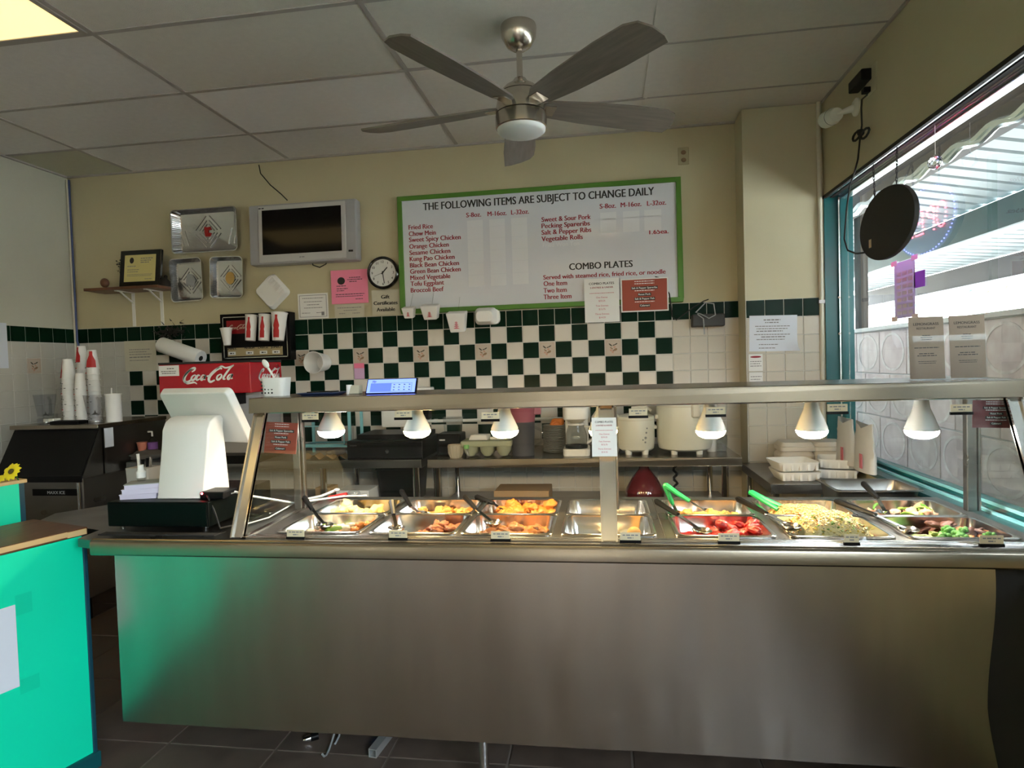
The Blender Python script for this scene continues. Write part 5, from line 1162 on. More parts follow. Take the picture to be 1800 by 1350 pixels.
MB().prism([(.07, -.025), (.115, 0), (.07, .025)], .245, .288).build('spout', 'pitcher_red', t, 0, bevel=.004); MB().tube([(.072, 0, .17), (.115, .0, .15), (.115, 0, .08), (.068, 0, .05)], .009, 8).build('handle', 'jar_plastic', t)
t = thing('plate_stack_holder', 'plate_stack', 'plate') if 0 else None
pm = withmat(MB().lathe([(0, 0), (.045, 0), (.075, .008), (.075, .0105), (.044, .0035), (0, .0035)], 28).mesh('plate', 40), 'plate_grey') if mat('plate_grey', (.36, .36, .33), .5) else None
for k in range(17): tag(inst('plate', pm, None, (px2(975, 3.85), 3.86, TT+k*.0098)), 'grey plate in the stack under the orange cloth', 'plate', 'stacked plates by the coffee maker')
t = thing('orange_cloth', 'folded orange cloth on top of the plate stack', 'cloth', (px2(979, 3.85), 3.85, TT+17*.0098+.0015)); MB().prism(rrect(.09, .07, .02, 3), 0, .04, top=rrect(.07, .04, .018, 3, .01)).build('cloth_fold', 'orange_cloth', t, bevel=.008); MB().tube([(-.03, -.036, .012), (0, -.038, .028), (.03, -.036, .014)], .008, 6).build('cloth_hem', 'orange_cloth', t)
# coffee maker
cx_ = px2(1013, 3.72); t = thing('coffee_maker', 'white drip coffee maker with empty glass carafe', 'coffee maker', (cx_, 3.74, TT))
MB().prism(rrect(.155, .20, .03, 4), 0, .045).build('warming_base', 'white_plastic', t, bevel=.006); MB().box(-.07, .07, .05, .10, .045, .24).build('water_tank', 'white_plastic', t, 0, bevel=.01)
MB().prism(rrect(.15, .20, .04, 4), .215, .29).build('brew_head', 'white_plastic', t, bevel=.008); MB(Matrix.Translation((0, -.03, 0))).lathe([(.03, .19), (.065, .215), (0, .215)], 20).build('filter_cone', 'cream_plastic', t)
MB().prism(rrect(.152, .202, .04, 4), .29, .305).build('lid', 'silver_light', t, bevel=.004)
mb = MB(Matrix.Translation((0, -.03, 0))); mb.lathe([(0, .046), (.056, .046), (.064, .07), (.064, .12), (.05, .165), (.048, .18), (.046, .18), (.062, .12), (.062, .07), (0, .05)], 24); mb.build('carafe', 'clear_plastic', t)
MB(Matrix.Translation((0, -.03, 0))).lathe([(.057, .045), (.066, .045), (.066, .062), (.058, .062)], 24).build('carafe_band', 'black_plastic', t); MB().tube([(.05, -.05, .172), (.095, -.06, .168), (.10, -.06, .10), (.066, -.05, .075)], .008, 8).build('carafe_handle', 'white_plastic', t); MB(Matrix.Translation((0, -.03, 0))).lathe([(0, .18), (.048, .18), (.046, .19), (0, .192)], 20).build('carafe_lid', 'white_plastic', t)
t = thing('cream_jug', 'cream plastic jug standing behind the combo flyer', 'jug', (px2(1064, 3.80), 3.80, TT)); MB().lathe([(0, 0), (.075, 0), (.082, .02), (.080, .22), (.05, .26), (.04, .275), (0, .275)], 24).build('jug_body', 'cream_plastic', t); MB().tube([(.06, -.04, .23), (.11, -.06, .20), (.11, -.06, .12), (.08, -.04, .09)], .01, 8).build('handle', 'cream_plastic', t); MB().lathe([(0, .275), (.036, .275), (.036, .295), (0, .297)], 16).build('cap', 'white_plastic', t)
def cooker(label, px, Y, r, h_, lid, m, feet=True):
    t = thing('rice_cooker', label, 'rice cooker', (px2(px, Y), Y, TT), group='rice cookers')
    MB().lathe([(0, .018), (r*.80, .018), (r*.94, .03), (r*.985, .06), (r, .09), (r, h_*.8), (r*.99, h_*.86), (0, h_*.86)], 36).build('pot_body', m, t)
    MB().lathe([(r*1.0, h_*.86), (r*1.01, h_*.88), (r*.97, h_*.94), (r*.7, h_*.99), (0, h_)], 36).build('lid', m, t); MB().lathe([(r*1.004, h_*.845), (r*1.012, h_*.86), (r*1.004, h_*.875)], 36).build('lid_seam', 'cream_plastic', t)
    MB().lathe([(0, h_), (.022, h_), (.026, h_+.02), (0, h_+.024)], 16).build('lid_knob', lid, t)
    for a in (-2.2, -.95, .9, 2.2): MB(Matrix.Translation((r*.75*math.cos(a), r*.75*math.sin(a), 0))).lathe([(0, 0), (.018, 0), (.02, .03), (0, .03)], 10).build('foot', 'white_plastic', t)
    for s_ in (-1, 1): MB().box(s_*r-.012, s_*r+.012, -.04, .04, h_*.62, h_*.7).build('side_handle', m, t, 0, bevel=.006)
    return t
t = cooker('small pale rice cooker with flower print between the flyer and the large cooker', 1118, 3.78, .108, .235, 'cream_plastic', 'ivory_plastic')
mb = MB()
for (a, z, s_) in ((-1.1, .10, .008), (-1.05, .13, .006), (-1.25, .09, .005), (-1.0, .155, .005), (-1.12, .075, .006)): mb.ball((.1085*math.cos(a), .1085*math.sin(a), z), s_, 8, 5)
mb.build('flower_print', 'paper_grey', t); MB().tube([(-.02, 0, .235), (-.02, 0, .27), (.06, -.01, .275), (.09, -.01, .25)], .008, 8).build('carry_handle', 'cream_plastic', t)
t = cooker('large cream commercial rice cooker near the column', 1203, 3.80, .160, .325, 'cream_plastic', 'ivory_plastic')
MB().box(.02, .07, -.168, -.14, .215, .30).build('latch', 'cream_plastic', t, 0, bevel=.012)
t = thing('paper_cup', 'plain white paper cup right of the large rice cooker', 'cup', (px2(1251, 3.8), 3.82, TT)); MB().lathe([(0, 0), (.027, 0), (.036, .10), (.038, .103), (.035, .103), (0, .004)], 20).build('cup_wall', 'cup_white', t); MB().lathe([(0, .104), (.038, .103), (.036, .112), (0, .112)], 20).build('lid', 'white_plastic', t)
t = thing('drinking_glass', 'short clear drinking glass at the end of the back table', 'glass', (px2(1268, 3.8), 3.80, TT)); MB().lathe([(0, 0), (.028, 0), (.034, .10), (.032, .10), (.026, .008), (0, .008)], 20).build('glass_wall', 'clear_plastic', t); MB().lathe([(0, .0005), (.027, .0005), (.027, .007), (0, .007)], 20).build('glass_base', 'acrylic', t)
# on the lower shelves
t = thing('cardboard_box', 'long open brown cardboard tray on the shelf under the coffee maker', 'box', (px2(915, 3.75), 3.78, .601)); MB().box(-.16, .17, -.12, .12, 0, .1).build('carton', 'cardboard', t, 0, bevel=.003); MB().prism([(-.16, -.12), (.17, -.12), (.12, .02), (-.10, .02)], .1, .104).build('flap', 'cardboard', t, 0)
t = thing('drinks_carton', 'white printed drinks carton under the left work table', 'box', (px2(622, 3.68), 3.70, .621)); MB().box(-.105, .105, -.08, .10, 0, .095).build('carton', 'paper', t, 0, bevel=.003); text('WHITE', 'ink_grey', t, (-.03, -.082, .055), .03, width=.05, center=True); text('CLAW', 'ink_grey', t, (.05, -.082, .055), .03, width=.05, center=True)
MB(WALLX).prism(ell(.028, .03, 18, -.075, .045), .0805, .082).build('wave_emblem', 'paper_grey', t, 0); MB(WALLX).prism(ell(.035, .011, 14, .01, .03), .0805, .082).build('lime_print', 'green_cap', t, 0)
t = thing('small_carton', 'small brown carton beside the white drinks carton', 'box', (px2(568, 3.72), 3.74, .621)); MB().box(-.05, .05, -.06, .06, 0, .10).build('carton', 'cardboard', t, 0, bevel=.003); MB().box(-.012, .012, -.062, .062, .098, .1015).build('tape_strip', 'paper_tan', t, 0)
t = thing('glass_jug', 'round dark red glass jug on the shelf below the rice cookers', 'jug', (px2(1131, 3.78), 3.80, .601)); MB().lathe([(0, 0), (.10, 0), (.115, .03), (.115, .08), (.07, .16), (.03, .21), (.026, .27), (0, .27)], 26).build('jug_body', 'red_glass', t); MB().lathe([(0, .27), (.03, .27), (.03, .29), (0, .292)], 14).build('stopper', 'black_plastic', t); MB().lathe([(.1155, .045), (.117, .05), (.1155, .075)], 26).build('label_band', 'clear_plastic', t)
t = thing('chain_cable', 'dark coiled cable hanging under the rice cooker table', 'cable', (px2(1187, 4.0), 4.05, .60)); mb = MB(); mb.tube([(.012*math.sin(k*1.3), .012*math.cos(k*1.3), .012*k) for k in range(24)], .008, 6); mb.build('coil', 'black_matte', t); MB().box(-.02, .02, -.02, .02, .28, .302).build('plug', 'black_plastic', t, 0)
t = thing('dark_void_box', 'black box put in for the dark void on the lower shelf of the left work table', 'crate', (px2(700, 3.8), 3.86, .621)); MB().prism(rrect(.24, .24, .03, 3), 0, .20, top=rrect(.27, .27, .03, 3)).build('void_box_wall', 'black_plastic', t); MB().prism(rrect(.28, .28, .03, 3), .2, .212).build('void_box_rim', 'black_matte', t)  # solid black box added to stand for the dark void under the table
# behind the counter at left: spoon rest with white handles, red knob
t = thing('white_ladle', 'white handled ladle lying behind the leftmost rear pan', 'utensil', tuple(at(565, 872, Y=2.63)+Vector((0, 0, -.005)))); q = t.location; MB().tube([at(537, 878, Y=2.62)-q, at(565, 872, Y=2.63)-q, at(592, 861, Y=2.63)-q], .006, 8).build('handle', 'white_plastic', t); MB().ball(at(592, 861, Y=2.63)-q, .012, 10, 6, (1.2, 1, .6)).build('end_knob', 'white_plastic', t)
t = thing('red_scoop', 'red handled clear scoop lying behind the leftmost rear pan', 'scoop', tuple(at(610, 870, Y=2.63))); q = t.location; MB().tube([at(578, 875, Y=2.62)-q, at(610, 870, Y=2.63)-q], [.008, .012], 8).build('handle', 'cup_red', t); MB().ball(at(622, 868, Y=2.63)-q, .026, 12, 8, (1.2, .8, .7)).build('scoop_bowl', 'clear_plastic', t)

# ------------------------------------------------------------------ ice machine and cups
ix0, ix1, iyf, iyb = -3.655, -3.06, 3.27, 4.0
im = thing('ice_machine', 'steel under-counter ice machine with sloping black lid', 'ice machine', ((ix0+ix1)/2, (iyf+iyb)/2, 0)); w, d = (ix1-ix0)/2, (iyb-iyf)/2
MB().box(-w, w, -d, d, .14, .86).build('body', 'steel_dark', im, 0, bevel=.006)
MB().box(-w, w, -d+.16, d, .86, 1.145).build('upper_body', 'steel_dark', im, 0)
mb = MB(); mb.add([(x, y, z) for x in (-w+.005, w-.005) for y, z in ((-d-.005, .875), (-d+.14, 1.14), (-d+.17, 1.14), (-d+.17, .875))], [(0, 1, 2, 3), (7, 6, 5, 4), (0, 4, 5, 1), (1, 5, 6, 2), (2, 6, 7, 3), (3, 7, 4, 0)]); mb.build('sloping_lid', 'black_plastic', im, 0)
for e_ in (-w, w-.006):
    mb = MB(); mb.add([(x, y, z) for x in (e_, e_+.006) for y, z in ((-d, .86), (-d+.15, 1.145), (-d+.17, 1.145), (-d+.17, .86))], [(0, 1, 2, 3), (7, 6, 5, 4), (0, 4, 5, 1), (1, 5, 6, 2), (2, 6, 7, 3), (3, 7, 4, 0)]); mb.build('side_cheek', 'steel_dark', im, 0)
MB().box(-w-.01, w+.01, -d+.12, d, 1.145, 1.17).build('top_panel', 'steel', im, 0, bevel=.004)
MB().box(-w, w, -d-.006, -d, .84, .878).build('lid_lip', 'black_plastic', im, 0); MB().box(-.04, w-.02, -d-.003, -d, .76, .80).build('name_plate', 'black_plastic', im, 0); text('MAXX ICE', 'paper_grey', im, (.12, -d-.0035, .77), .026, center=True, bold=.01)
for x in (-w+.06, w-.06):
    for y in (-d+.06, d-.06): MB().tube([(x, y, 0), (x, y, .14)], .02, 10).build('leg', 'black_plastic', im)
MB().tube([(w-.02, -d-.008, .2), (w-.02, -d-.008, .84)], .009, 8).build('edge_trim', 'steel_bright', im)
MB().box(w, w+.002, -d+.18, -d+.25, 1.02, 1.14).build('paper_tag', 'paper_blue', im, 0)
IZ = 1.1712
cm = withmat(MB().lathe([(0, .128), (.026, .128), (.0265, .124), (.040, .004), (.043, .003), (.043, 0), (.0385, 0), (.0255, .121), (0, .121)], 22).mesh('paper_cup', 40), 'cup_white')
TICK = []
for q in range(3):
    mb = MB(); R = random.Random(q+30)
    for a in [R.uniform(-2.6, -.4) for _ in range(3)]:
        z = R.uniform(.004, .012); r = .0435-(.017/.128)*z; mb.box(-.006, .006, -.0012, .0005, z, z+.0035, Matrix.Rotation(a+PI/2, 4, 'Z') @ Matrix.Translation((0, -r, 0)))
    TICK.append(withmat(mb.mesh('print_mark', 0), 'ink' if q < 2 else 'cup_red'))
ORD = ['first cup', 'second cup', 'third cup', 'fourth cup', 'fifth cup', 'sixth cup', 'seventh cup', 'eighth cup', 'ninth cup', 'tenth cup']
def cup_stack(px, Y, top_py, n, sc, label, red):
    x = at(px, 735, Y=Y).x; ztop = at(px, top_py, Y=Y).z; tot = ztop-IZ; hc = .128*sc; step = (tot-hc)/(n-1)
    for k in range(n):
        o = inst('paper_cup', cm, None, (x+random.uniform(-.002, .002), Y, IZ+k*step), scale=sc); tag(o, '%s from the top in the %s' % (ORD[n-1-k], label), 'cup', 'stacked cups on the ice machine'); inst('print_mark', TICK[k % 3], o)
    if red:
        t = MB(); pts = []
        N = 12; vs = []; rr = lambda z: .043*sc+(.026-.043)*sc*z/hc+.001
        for i in range(N+1):
            z = hc*(.08+.85*i/N); hw = .75 if i < 5 else .75-.42*min(1, (i-5)/4)
            for q in range(4): a = red+(q/3-.5)*2*hw; vs.append((rr(z)*math.cos(a), rr(z)*math.sin(a), z))
        fs = [(i*4+q, i*4+q+1, (i+1)*4+q+1, (i+1)*4+q) for i in range(N) for q in range(3)]; k = len(vs); vs += [(v[0]*.98, v[1]*.98, v[2]) for v in vs]; fs += [tuple(j+k for j in f[::-1]) for f in fs]
        t.add(vs, fs); t.build('bottle_print', 'cup_red', o, scale=None) if 0 else None
        b = t.build('bottle_print', 'cup_red', o); b.scale = (1/sc,)*3
cup_stack(124, 3.62, 631, 9, 1.02, 'upturned white stack nearest the side wall', -2.6)
cup_stack(150, 3.85, 608, 10, .95, 'tallest upturned white stack in the corner', -1.9)
cup_stack(168, 3.72, 615, 10, .98, 'upturned white stack behind the clear jar', -1.1)
cup_stack(144, 3.58, 656, 7, .85, 'shortest upturned white stack', None)
def jar(label, px, Y, r, h_, m, rot=0):
    t = thing('blender_jar', label, 'jar', (at(px, 740, Y=Y).x, Y, IZ), rz=rot)
    MB().lathe([(0, 0), (r*.72, 0), (r*.72, .03), (r*.66, .035), (r*.70, .045), (r, h_), (r*.96, h_), (r*.66, .05), (0, .048)], 24).build('jar_wall', m, t)
    MB().lathe([(r*.68, .0), (r*.76, .0), (r*.76, .028), (r*.70, .034)], 24).build('base_collar', m, t); MB().tube([(r*.95, 0, h_*.9), (r*1.5, 0, h_*.82), (r*1.45, 0, h_*.4), (r*.8, 0, h_*.28)], .008, 8).build('handle', m, t); MB(Matrix.Translation((0, 0, .05))).lathe([(0, 0), (.02, .002), (.006, .012), (0, .03)], 8).build('blade_hub', 'steel_dark', t)
jar('cloudy blender jar at the left end of the ice machine top', 81, 3.52, .062, .185, 'jug_plastic', -.5)
jar('clear blender jar in front of the cup stacks', 168, 3.52, .062, .175, 'jar_plastic', -.6)
t = thing('white_canister', 'white canister with a straw at the right end of the ice machine top', 'canister', (at(201, 735, Y=3.56).x, 3.56, IZ)); MB().lathe([(0, 0), (.045, 0), (.046, .165), (.049, .17), (.049, .178), (0, .18)], 24).build('canister_wall', 'cup_white', t); MB().tube([(-.012, 0, .178), (-.010, 0, .215)], .004, 6).build('straw', 'white_plastic', t)
t = thing('black_drip_tray', 'flat black tray on the front edge of the ice machine top', 'tray', (at(124, 744, Y=3.46).x, 3.45, IZ)); MB().box(-.10, .10, -.04, .04, 0, .02).build('tray_base', 'black_plastic', t, 0, bevel=.003); MB().box(-.09, .09, -.03, .03, .02, .022).build('tray_mat', 'black_matte', t, 0)
t = thing('small_plastic_tub', 'small clear plastic tub beside the black tray', 'tub', (at(108, 735, Y=3.60).x, 3.53, IZ)); MB().prism(rrect(.07, .06, .01, 3), 0, .06, top=rrect(.08, .07, .012, 3)).build('tub_wall', 'clear_plastic', t); MB().prism(rrect(.075, .065, .01, 3), .01, .03).build('tub_contents', 'ivory_plastic', t)
# small clutter at the left table end
t = thing('pink_cup', 'small pink cup at the left end of the work table', 'cup', (at(250, 790, Y=3.72).x, 3.72, TT+.045)); MB().lathe([(0, 0), (.022, 0), (.03, .065), (.028, .065), (0, .006)], 18).build('cup_wall', 'pink_cup', t); MB().lathe([(.029, .060), (.032, .062), (.032, .067), (.028, .067)], 18).build('cup_rim', 'pink_cup', t)
t = thing('soap_bottle', 'clear pump soap bottle beside the pink cup', 'bottle', (at(265, 790, Y=3.74).x, 3.76, TT+.045)); MB().lathe([(0, 0), (.028, 0), (.03, .07), (.012, .09), (.012, .10), (0, .10)], 16).build('bottle_body', 'clear_plastic', t); MB().tube([(0, 0, .10), (0, 0, .13), (-.03, 0, .13)], .006, 6).build('pump', 'white_plastic', t); MB().lathe([(.0305, .015), (.0312, .015), (.0312, .06), (.0305, .06)], 16).build('label', 'note_purple', t)
t = thing('grey_cloth', 'crumpled grey cloth under the pink cup and soap bottle', 'cloth', (at(258, 800, Y=3.72).x, 3.74, TT+.0)); o = inst('cloth_heap', lump_mesh('cloth_heap', 'cloth_grey', 4, (1, .7, .25), .3, 2.5, 3), t, (0, 0, .022), scale=.14); MB().tube([(-.12, -.05, .012), (-.05, -.07, .016), (.04, -.06, .012)], .008, 6).build('cloth_hem', 'cloth_grey', t)
t = thing('utensil_caddy', 'grey caddy of utensils standing behind the cash drawer', 'caddy', (at(253, 855, Y=3.0).x, 2.585, CT)); t.location.x = at(253, 850, Y=2.585).x
MB().prism(rrect(.10, .08, .008, 3), 0, .155, top=rrect(.115, .09, .008, 3)).build('caddy_wall', 'cup_caddy', t) if mat('cup_caddy', (.42, .41, .38), .6) else None
for k, (x, m, L_) in enumerate(((-.02, 'paper', .215), (.02, 'black_plastic', .195), (.035, 'steel_bright', .2), (0, 'black_plastic', .19))): MB().tube([(x*.6, .0, .02), (x*1.2, .0, L_)], [.004, .007], 8).build('utensil_handle', m, t)

# ------------------------------------------------------------------ register
cd = thing('cash_drawer', 'black metal cash drawer under the white register on the counter', 'cash drawer', (-1.635, 2.07, CT)); MB().box(-.205, .205, 0, .43, .016, .108).build('body', 'dark_green_black', cd, 0, bevel=.004); MB().box(-.2, .2, -.003, .0, .02, .10).build('drawer_front', 'dark_green_black', cd, 0, bevel=.002)
for x in (-.17, .17):
    for y in (.03, .40): MB().tube([(x, y, 0), (x, y, .016)], .01, 10).build('foot', 'clear_plastic', cd)
MB().box(-.205, .0, .25, .43, .108, .112).build('rubber_mat', 'black_matte', cd, 0)
t = thing('rubber_tray', 'flat black mat under the cash drawer', 'mat', (-1.63, 2.03, CT)); MB().box(-.20, .26, -.02, .02, 0, .0025).build('mat_sheet', 'black_matte', t, 0, bevel=.001); MB().box(-.20, .26, -.02, -.015, .0025, .004).build('mat_edge', 'black_matte', t, 0)
reg = thing('register', 'white touchscreen cash register seen from behind on its pedestal', 'cash register', (-1.58, 2.17, CT+.1085), rz=-.0)
# pedestal: side profile swept across its width
prof = [(-.05, 0), (-.045, .012), (-.035, .20), (-.028, .255), (-.01, .285), (.02, .30), (.06, .305), (.075, .29), (.07, .255), (.075, .2), (.12, .03), (.125, 0)]
n = len(prof); mb = MB(); xs_ = [-.098, -.092, .088, .094]; vs = []
for q, x in enumerate(xs_):
    for y, z in prof: sh = .004 if q in (0, 3) else 0; vs.append((x+(.02 if z > .2 else .02*z/.2), y+sh*(1 if y < .03 else -1), z))
fs = [(q*n+i, q*n+(i+1) % n, (q+1)*n+(i+1) % n, (q+1)*n+i) for q in range(3) for i in range(n)]+[tuple(range(n))[::-1], tuple(range(3*n, 4*n))]
mb.add(vs, fs); mb.build('pedestal', 'white_plastic', reg, smooth=50, bevel=.006, seg=3)
mon = MB(); mon.prism(rrect(.405, .245, .022, 5), 0, .03, top=rrect(.385, .225, .02, 5))
mo = mon.build('monitor_housing', 'white_plastic', reg, bevel=.006, seg=3, loc=(.055, .10, .30), rot=(0, 0, 0))
mo.matrix_local = Matrix.Translation((.012, .13, .303)) @ Matrix.Rotation(-.30, 4, 'Z') @ Matrix.Rotation(PI/2+.45, 4, 'X') @ Matrix.Rotation(0, 4, 'Z')
sc_ = MB().prism(rrect(.38, .22, .01, 3), -.003, 0).build('screen', 'screen_off', mo, 0)
t = thing('card_reader', 'small black card reader with red light beside the register pedestal', 'card reader', (-1.455, 2.13, CT+.109)); MB().box(-.035, .06, -.02, .07, 0, .028).build('body', 'black_plastic', t, 0, bevel=.004); MB().ball((-.025, -.021, .022), .004, 8, 6).build('status_light', 'led_red', t)
for k in range(3):
    t = thing('notepad', '%s lilac order pad stacked on the left of the cash drawer' % ('bottom', 'middle', 'top')[k], 'notepad', (-1.76+.008*k, 2.16, CT+.109+k*.0195), rz=.25+.09*k, group='order pads on the cash drawer'); MB().box(-.065, .065, -.045, .05, .0, .016).build('page_block', 'paper_lilac', t, 0) if mat('paper_lilac', (.60, .57, .72), .7) else None
    MB().box(-.067, .067, -.047, .052, .016, .019).build('cover', 'cover_grey' if k == 2 else 'paper_lilac', t, 0) if mat('cover_grey', (.33, .34, .31), .6) else None
t = thing('sanitizer_bottle', 'small white capped spray bottle on the order pads', 'bottle', (-1.775, 2.17, CT+.109+3*.0195+.001)); MB().lathe([(0, 0), (.014, 0), (.015, .012), (0, .012)], 16).build('bottle_body', 'clear_plastic', t); MB().lathe([(0, .012), (.016, .012), (.017, .035), (.011, .042), (.0105, .062), (0, .063)], 16).build('cap', 'white_plastic', t)
mb = MB(); a, b = Vector((-1.40, 2.16, CT+.12)), Vector((-1.27, 2.36, CT+.02)); mb.tube([a, a+Vector((.05, .0, .01)), a+Vector((.06, .02, -.08)), Vector((-1.33, 2.14, CT+.01)), Vector((-1.30, 2.25, CT+.008)), Vector((-1.32, 2.5, CT+.01))], .003, 6)
tag(mb.build('register_cable', 'white_plastic'), 'thin white cord looping down beside the register', 'cord')
tag(MB().tube([Vector((-1.40, 2.18, CT+.125)), Vector((-1.36, 2.22, CT+.10)), Vector((-1.30, 2.45, CT+.02)), Vector((-1.15, 2.62, CT+.012)), Vector((-1.05, 2.63, CT+.012))], .0045, 6).build('white_cable', 'white_plastic'), 'white cord crossing behind the left end glass', 'cord')
tag(MB().tube([Vector((-1.50, 2.135, CT+.116)), Vector((-1.47, 2.12, CT+.125)), Vector((-1.45, 2.10, CT+.118)), Vector((-1.42, 2.09, CT+.07)), Vector((-1.40, 2.09, CT+.008)), Vector((-1.34, 2.2, CT+.006))], .0035, 6).build('black_cable', 'black_matte'), 'black cord hanging over the cash drawer side', 'cord')

# ------------------------------------------------------------------ things standing on the guard shelf
SZ = SZ1+.0005
t = thing('straw_holder', 'white square perforated utensil holder with a white spoon on the shelf', 'utensil holder', (at(487, 700, Y=2.30).x, 2.30, SZ)); w = .05
mb = MB(); mb.prism(rrect(2*w-.012, 2*w-.03, .02, 4), 0, .004); out = rrect(2*w-.012, 2*w-.03, .02, 4); top_ = rrect(2*w, 2*w-.02, .022, 4); inn = rrect(2*w-.006, 2*w-.026, .02, 4); n = len(out)
vs = [(x, y, 0) for x, y in out]+[(x, y, .072) for x, y in top_]+[(x, y, .072) for x, y in inn]+[(x*.93, y*.93, .004) for x, y in out]; mb.add(vs, [(k*n+i, k*n+(i+1) % n, (k+1)*n+(i+1) % n, (k+1)*n+i) for k in range(3) for i in range(n)]); mb.build('holder_wall', 'white_plastic', t, 40)
mb = MB(WALLX)
for r in range(4):
    for c_ in range(4): mb.prism(ell(.0032 if c_ < 3 else .0042, .0036, 8, -.042+.014*c_, .014+.014*r), .033+.00012*r, .0368+.0002*r)
mb.build('drain_hole', 'black_matte', t, 0)
t2 = thing('plastic_spoon', 'white plastic spoon leaning out of the utensil holder', 'spoon', (t.location.x-.01, 2.30, SZ+.01)); MB().tube([(.025, 0, 0), (-.005, 0, .075), (-.022, 0, .10)], [.003, .004, .005], 8).build('handle', 'white_plastic', t2); MB(Matrix.Translation((-.032, 0, .118)) @ Matrix.Rotation(-.6, 4, 'Y')).ball((0, 0, 0), .016, 14, 8, (.75, .35, 1.25)).build('spoon_bowl', 'white_plastic', t2)
t2 = thing('clear_straw', 'clear straw standing in the utensil holder', 'straw', (t.location.x+.02, 2.30, SZ+.01)); MB().tube([(0, 0, 0), (-.012, 0, .115)], .003, 8).build('straw_tube', 'clear_plastic', t2)
t = thing('blue_tray', 'dark blue shallow tray with a black cover on the shelf', 'tray', (at(571, 695, Y=2.32).x, 2.30, SZ)); MB().prism(rrect(.14, .10, .02, 4), 0, .010, top=rrect(.17, .13, .02, 4)).build('tray_shell', 'blue_lid', t, bevel=.002); MB().box(-.05, .05, -.03, .04, .010, .014).build('cover', 'black_plastic', t, 0)
t = thing('sponge', 'crumpled white napkin beside the tablet on the shelf', 'napkin', (at(624, 685, Y=2.32).x, 2.33, SZ)); MB().prism([(-.025, -.02), (.02, -.02), (.02, .02), (-.02, .02)], 0, .034, top=[(-.02, -.012), (.02, -.016), (.022, .014), (-.012, .01)]).build('napkin_fold', 'paper_old', t, 0, bevel=.003); MB().prism([(-.03, -.022), (-.024, -.022), (-.012, -.01), (-.016, -.008)], 0, .036).build('napkin_corner', 'paper', t, 0)
tx0, tx1 = at(643, 690, Y=2.26).x, at(733, 690, Y=2.26).x; t = thing('tablet', 'tablet with glowing blue screen leaning on the guard shelf', 'tablet', ((tx0+tx1)/2, 2.25, SZ), rot=(-.5, 0, 0)); w = (tx1-tx0)/2
MB().box(-w, w, 0, .008, 0, .066).build('case', 'black_plastic', t, 0, bevel=.004); MB().box(-w+.005, w-.007, -.0008, 0, .005, .061).build('display', 'screen_blue', t, 0); MB().box(-w+.018, w-.02, -.0012, -.0008, .008, .045).build('window_panel', 'screen_dark', t, 0); MB().box(.0, w-.022, -.0016, -.0012, .010, .043).build('keypad_panel', 'screen_blue', t, 0)
lines_mesh([(.008+.02*c_, .014+.02*c_, .014+.011*r, .003) for r in range(3) for c_ in range(4)], -.0016).build('key_mark', 'ink', t, 0); text('Slip', 'ink', t, (-w+.022, -.0022, .048), .012, shear=.3)
MB().box(-.02, .02, .008, .012, .0, .03).build('stand_foot', 'black_plastic', t, 0)
# two brown restaurant menus in acrylic stands at the window end
for k, px in enumerate((1631, 1703)):
    p = at(px, 662, Y=2.30); t = thing('menu_stand', 'brown restaurant menu card in an acrylic stand, %s of two on the shelf' % ('left', 'right')[k], 'menu card', (p.x, 2.30, SZ), rot=(-.06, 0, -.03)); w = .054
    MB().box(-w, w, 0, .0012, .004, .215).build('menu_card', 'paper_brown', t, 0); MB().box(-w-.003, w+.003, -.0035, -.002, .0, .15).build('acrylic_front', 'acrylic', t, 0); MB().box(-w-.003, w+.003, .002, .0035, .0, .15).build('acrylic_back', 'acrylic', t, 0); MB().box(-w-.003, w+.003, -.03, .03, 0, .003).build('acrylic_base', 'acrylic', t, 0)
    text('LEMONGRASS', 'ink', t, (0, -.0008, .186), .0125, width=.078, center=True, bold=.006); text('RESTAURANT', 'ink', t, (0, -.0008, .172), .0105, width=.058, center=True, bold=.006)
    lines_mesh([(-.012, .012, .150, .0025), (-.018, .018, .143, .0025), (-.016, .016, .136, .0025), (-.038, .038, .108, .003), (-.024, .024, .088, .003), (-.03, .03, .081, .003), (-.028, .028, .062, .002), (-.026, .026, .056, .002)], 0).build('print', 'ink', t, 0)

# ------------------------------------------------------------------ teal service counters at the left
A0, A1 = Vector((-1.915, 2.045, 0)), Vector((-1.998, 1.785, 0)); dr = (A1-A0).normalized(); nr = Vector((-dr.y, dr.x, 0)); nr = nr if nr.x < 0 else -nr
LT = 2.72; B0, B1 = A0, A0+dr*LT; HT = .875
tc_ = thing('teal_counter', 'bright teal service counter with brown wooden top at the left edge', 'counter', tuple(A0))
fr = Matrix(((dr.x, nr.x, 0, 0), (dr.y, nr.y, 0, 0), (0, 0, 1, 0), (0, 0, 0, 1)))
MB(fr).box(.012, LT, 0, .02, .06, HT).build('face_board', 'teal_paint', tc_, 0)
MB(fr).box(.0, LT, .02, .34, .06, HT).build('carcass', 'teal_blue', tc_, 0)
MB(fr).box(-.004, .012, -.004, .34, .03, HT).build('end_trim', 'teal_blue', tc_, 0, bevel=.003); MB(fr).box(-.01, LT, -.014, .35, 0, .06).build('kick_board', 'teal_dark', tc_, 0, bevel=.004)
MB(fr).box(-.012, LT, .004, .36, HT, HT+.028).build('wooden_top', 'wood_top', tc_, 0, bevel=.002); MB(fr).box(-.005, .06, -.003, .004, HT+.004, HT+.024).box(.06, LT, -.002, .004, HT+.008, HT+.026).build('edge_strip', 'pine', tc_, 0)
ps = thing('posted_sheet', 'white sheet taped on the teal counter face', 'paper', tuple(A0+dr*.235-nr*.002+Vector((0, 0, .42)))); MB(fr).box(0, .22, -.0015, 0, .0, .28).build('sheet', 'paper_blue', ps, 0)
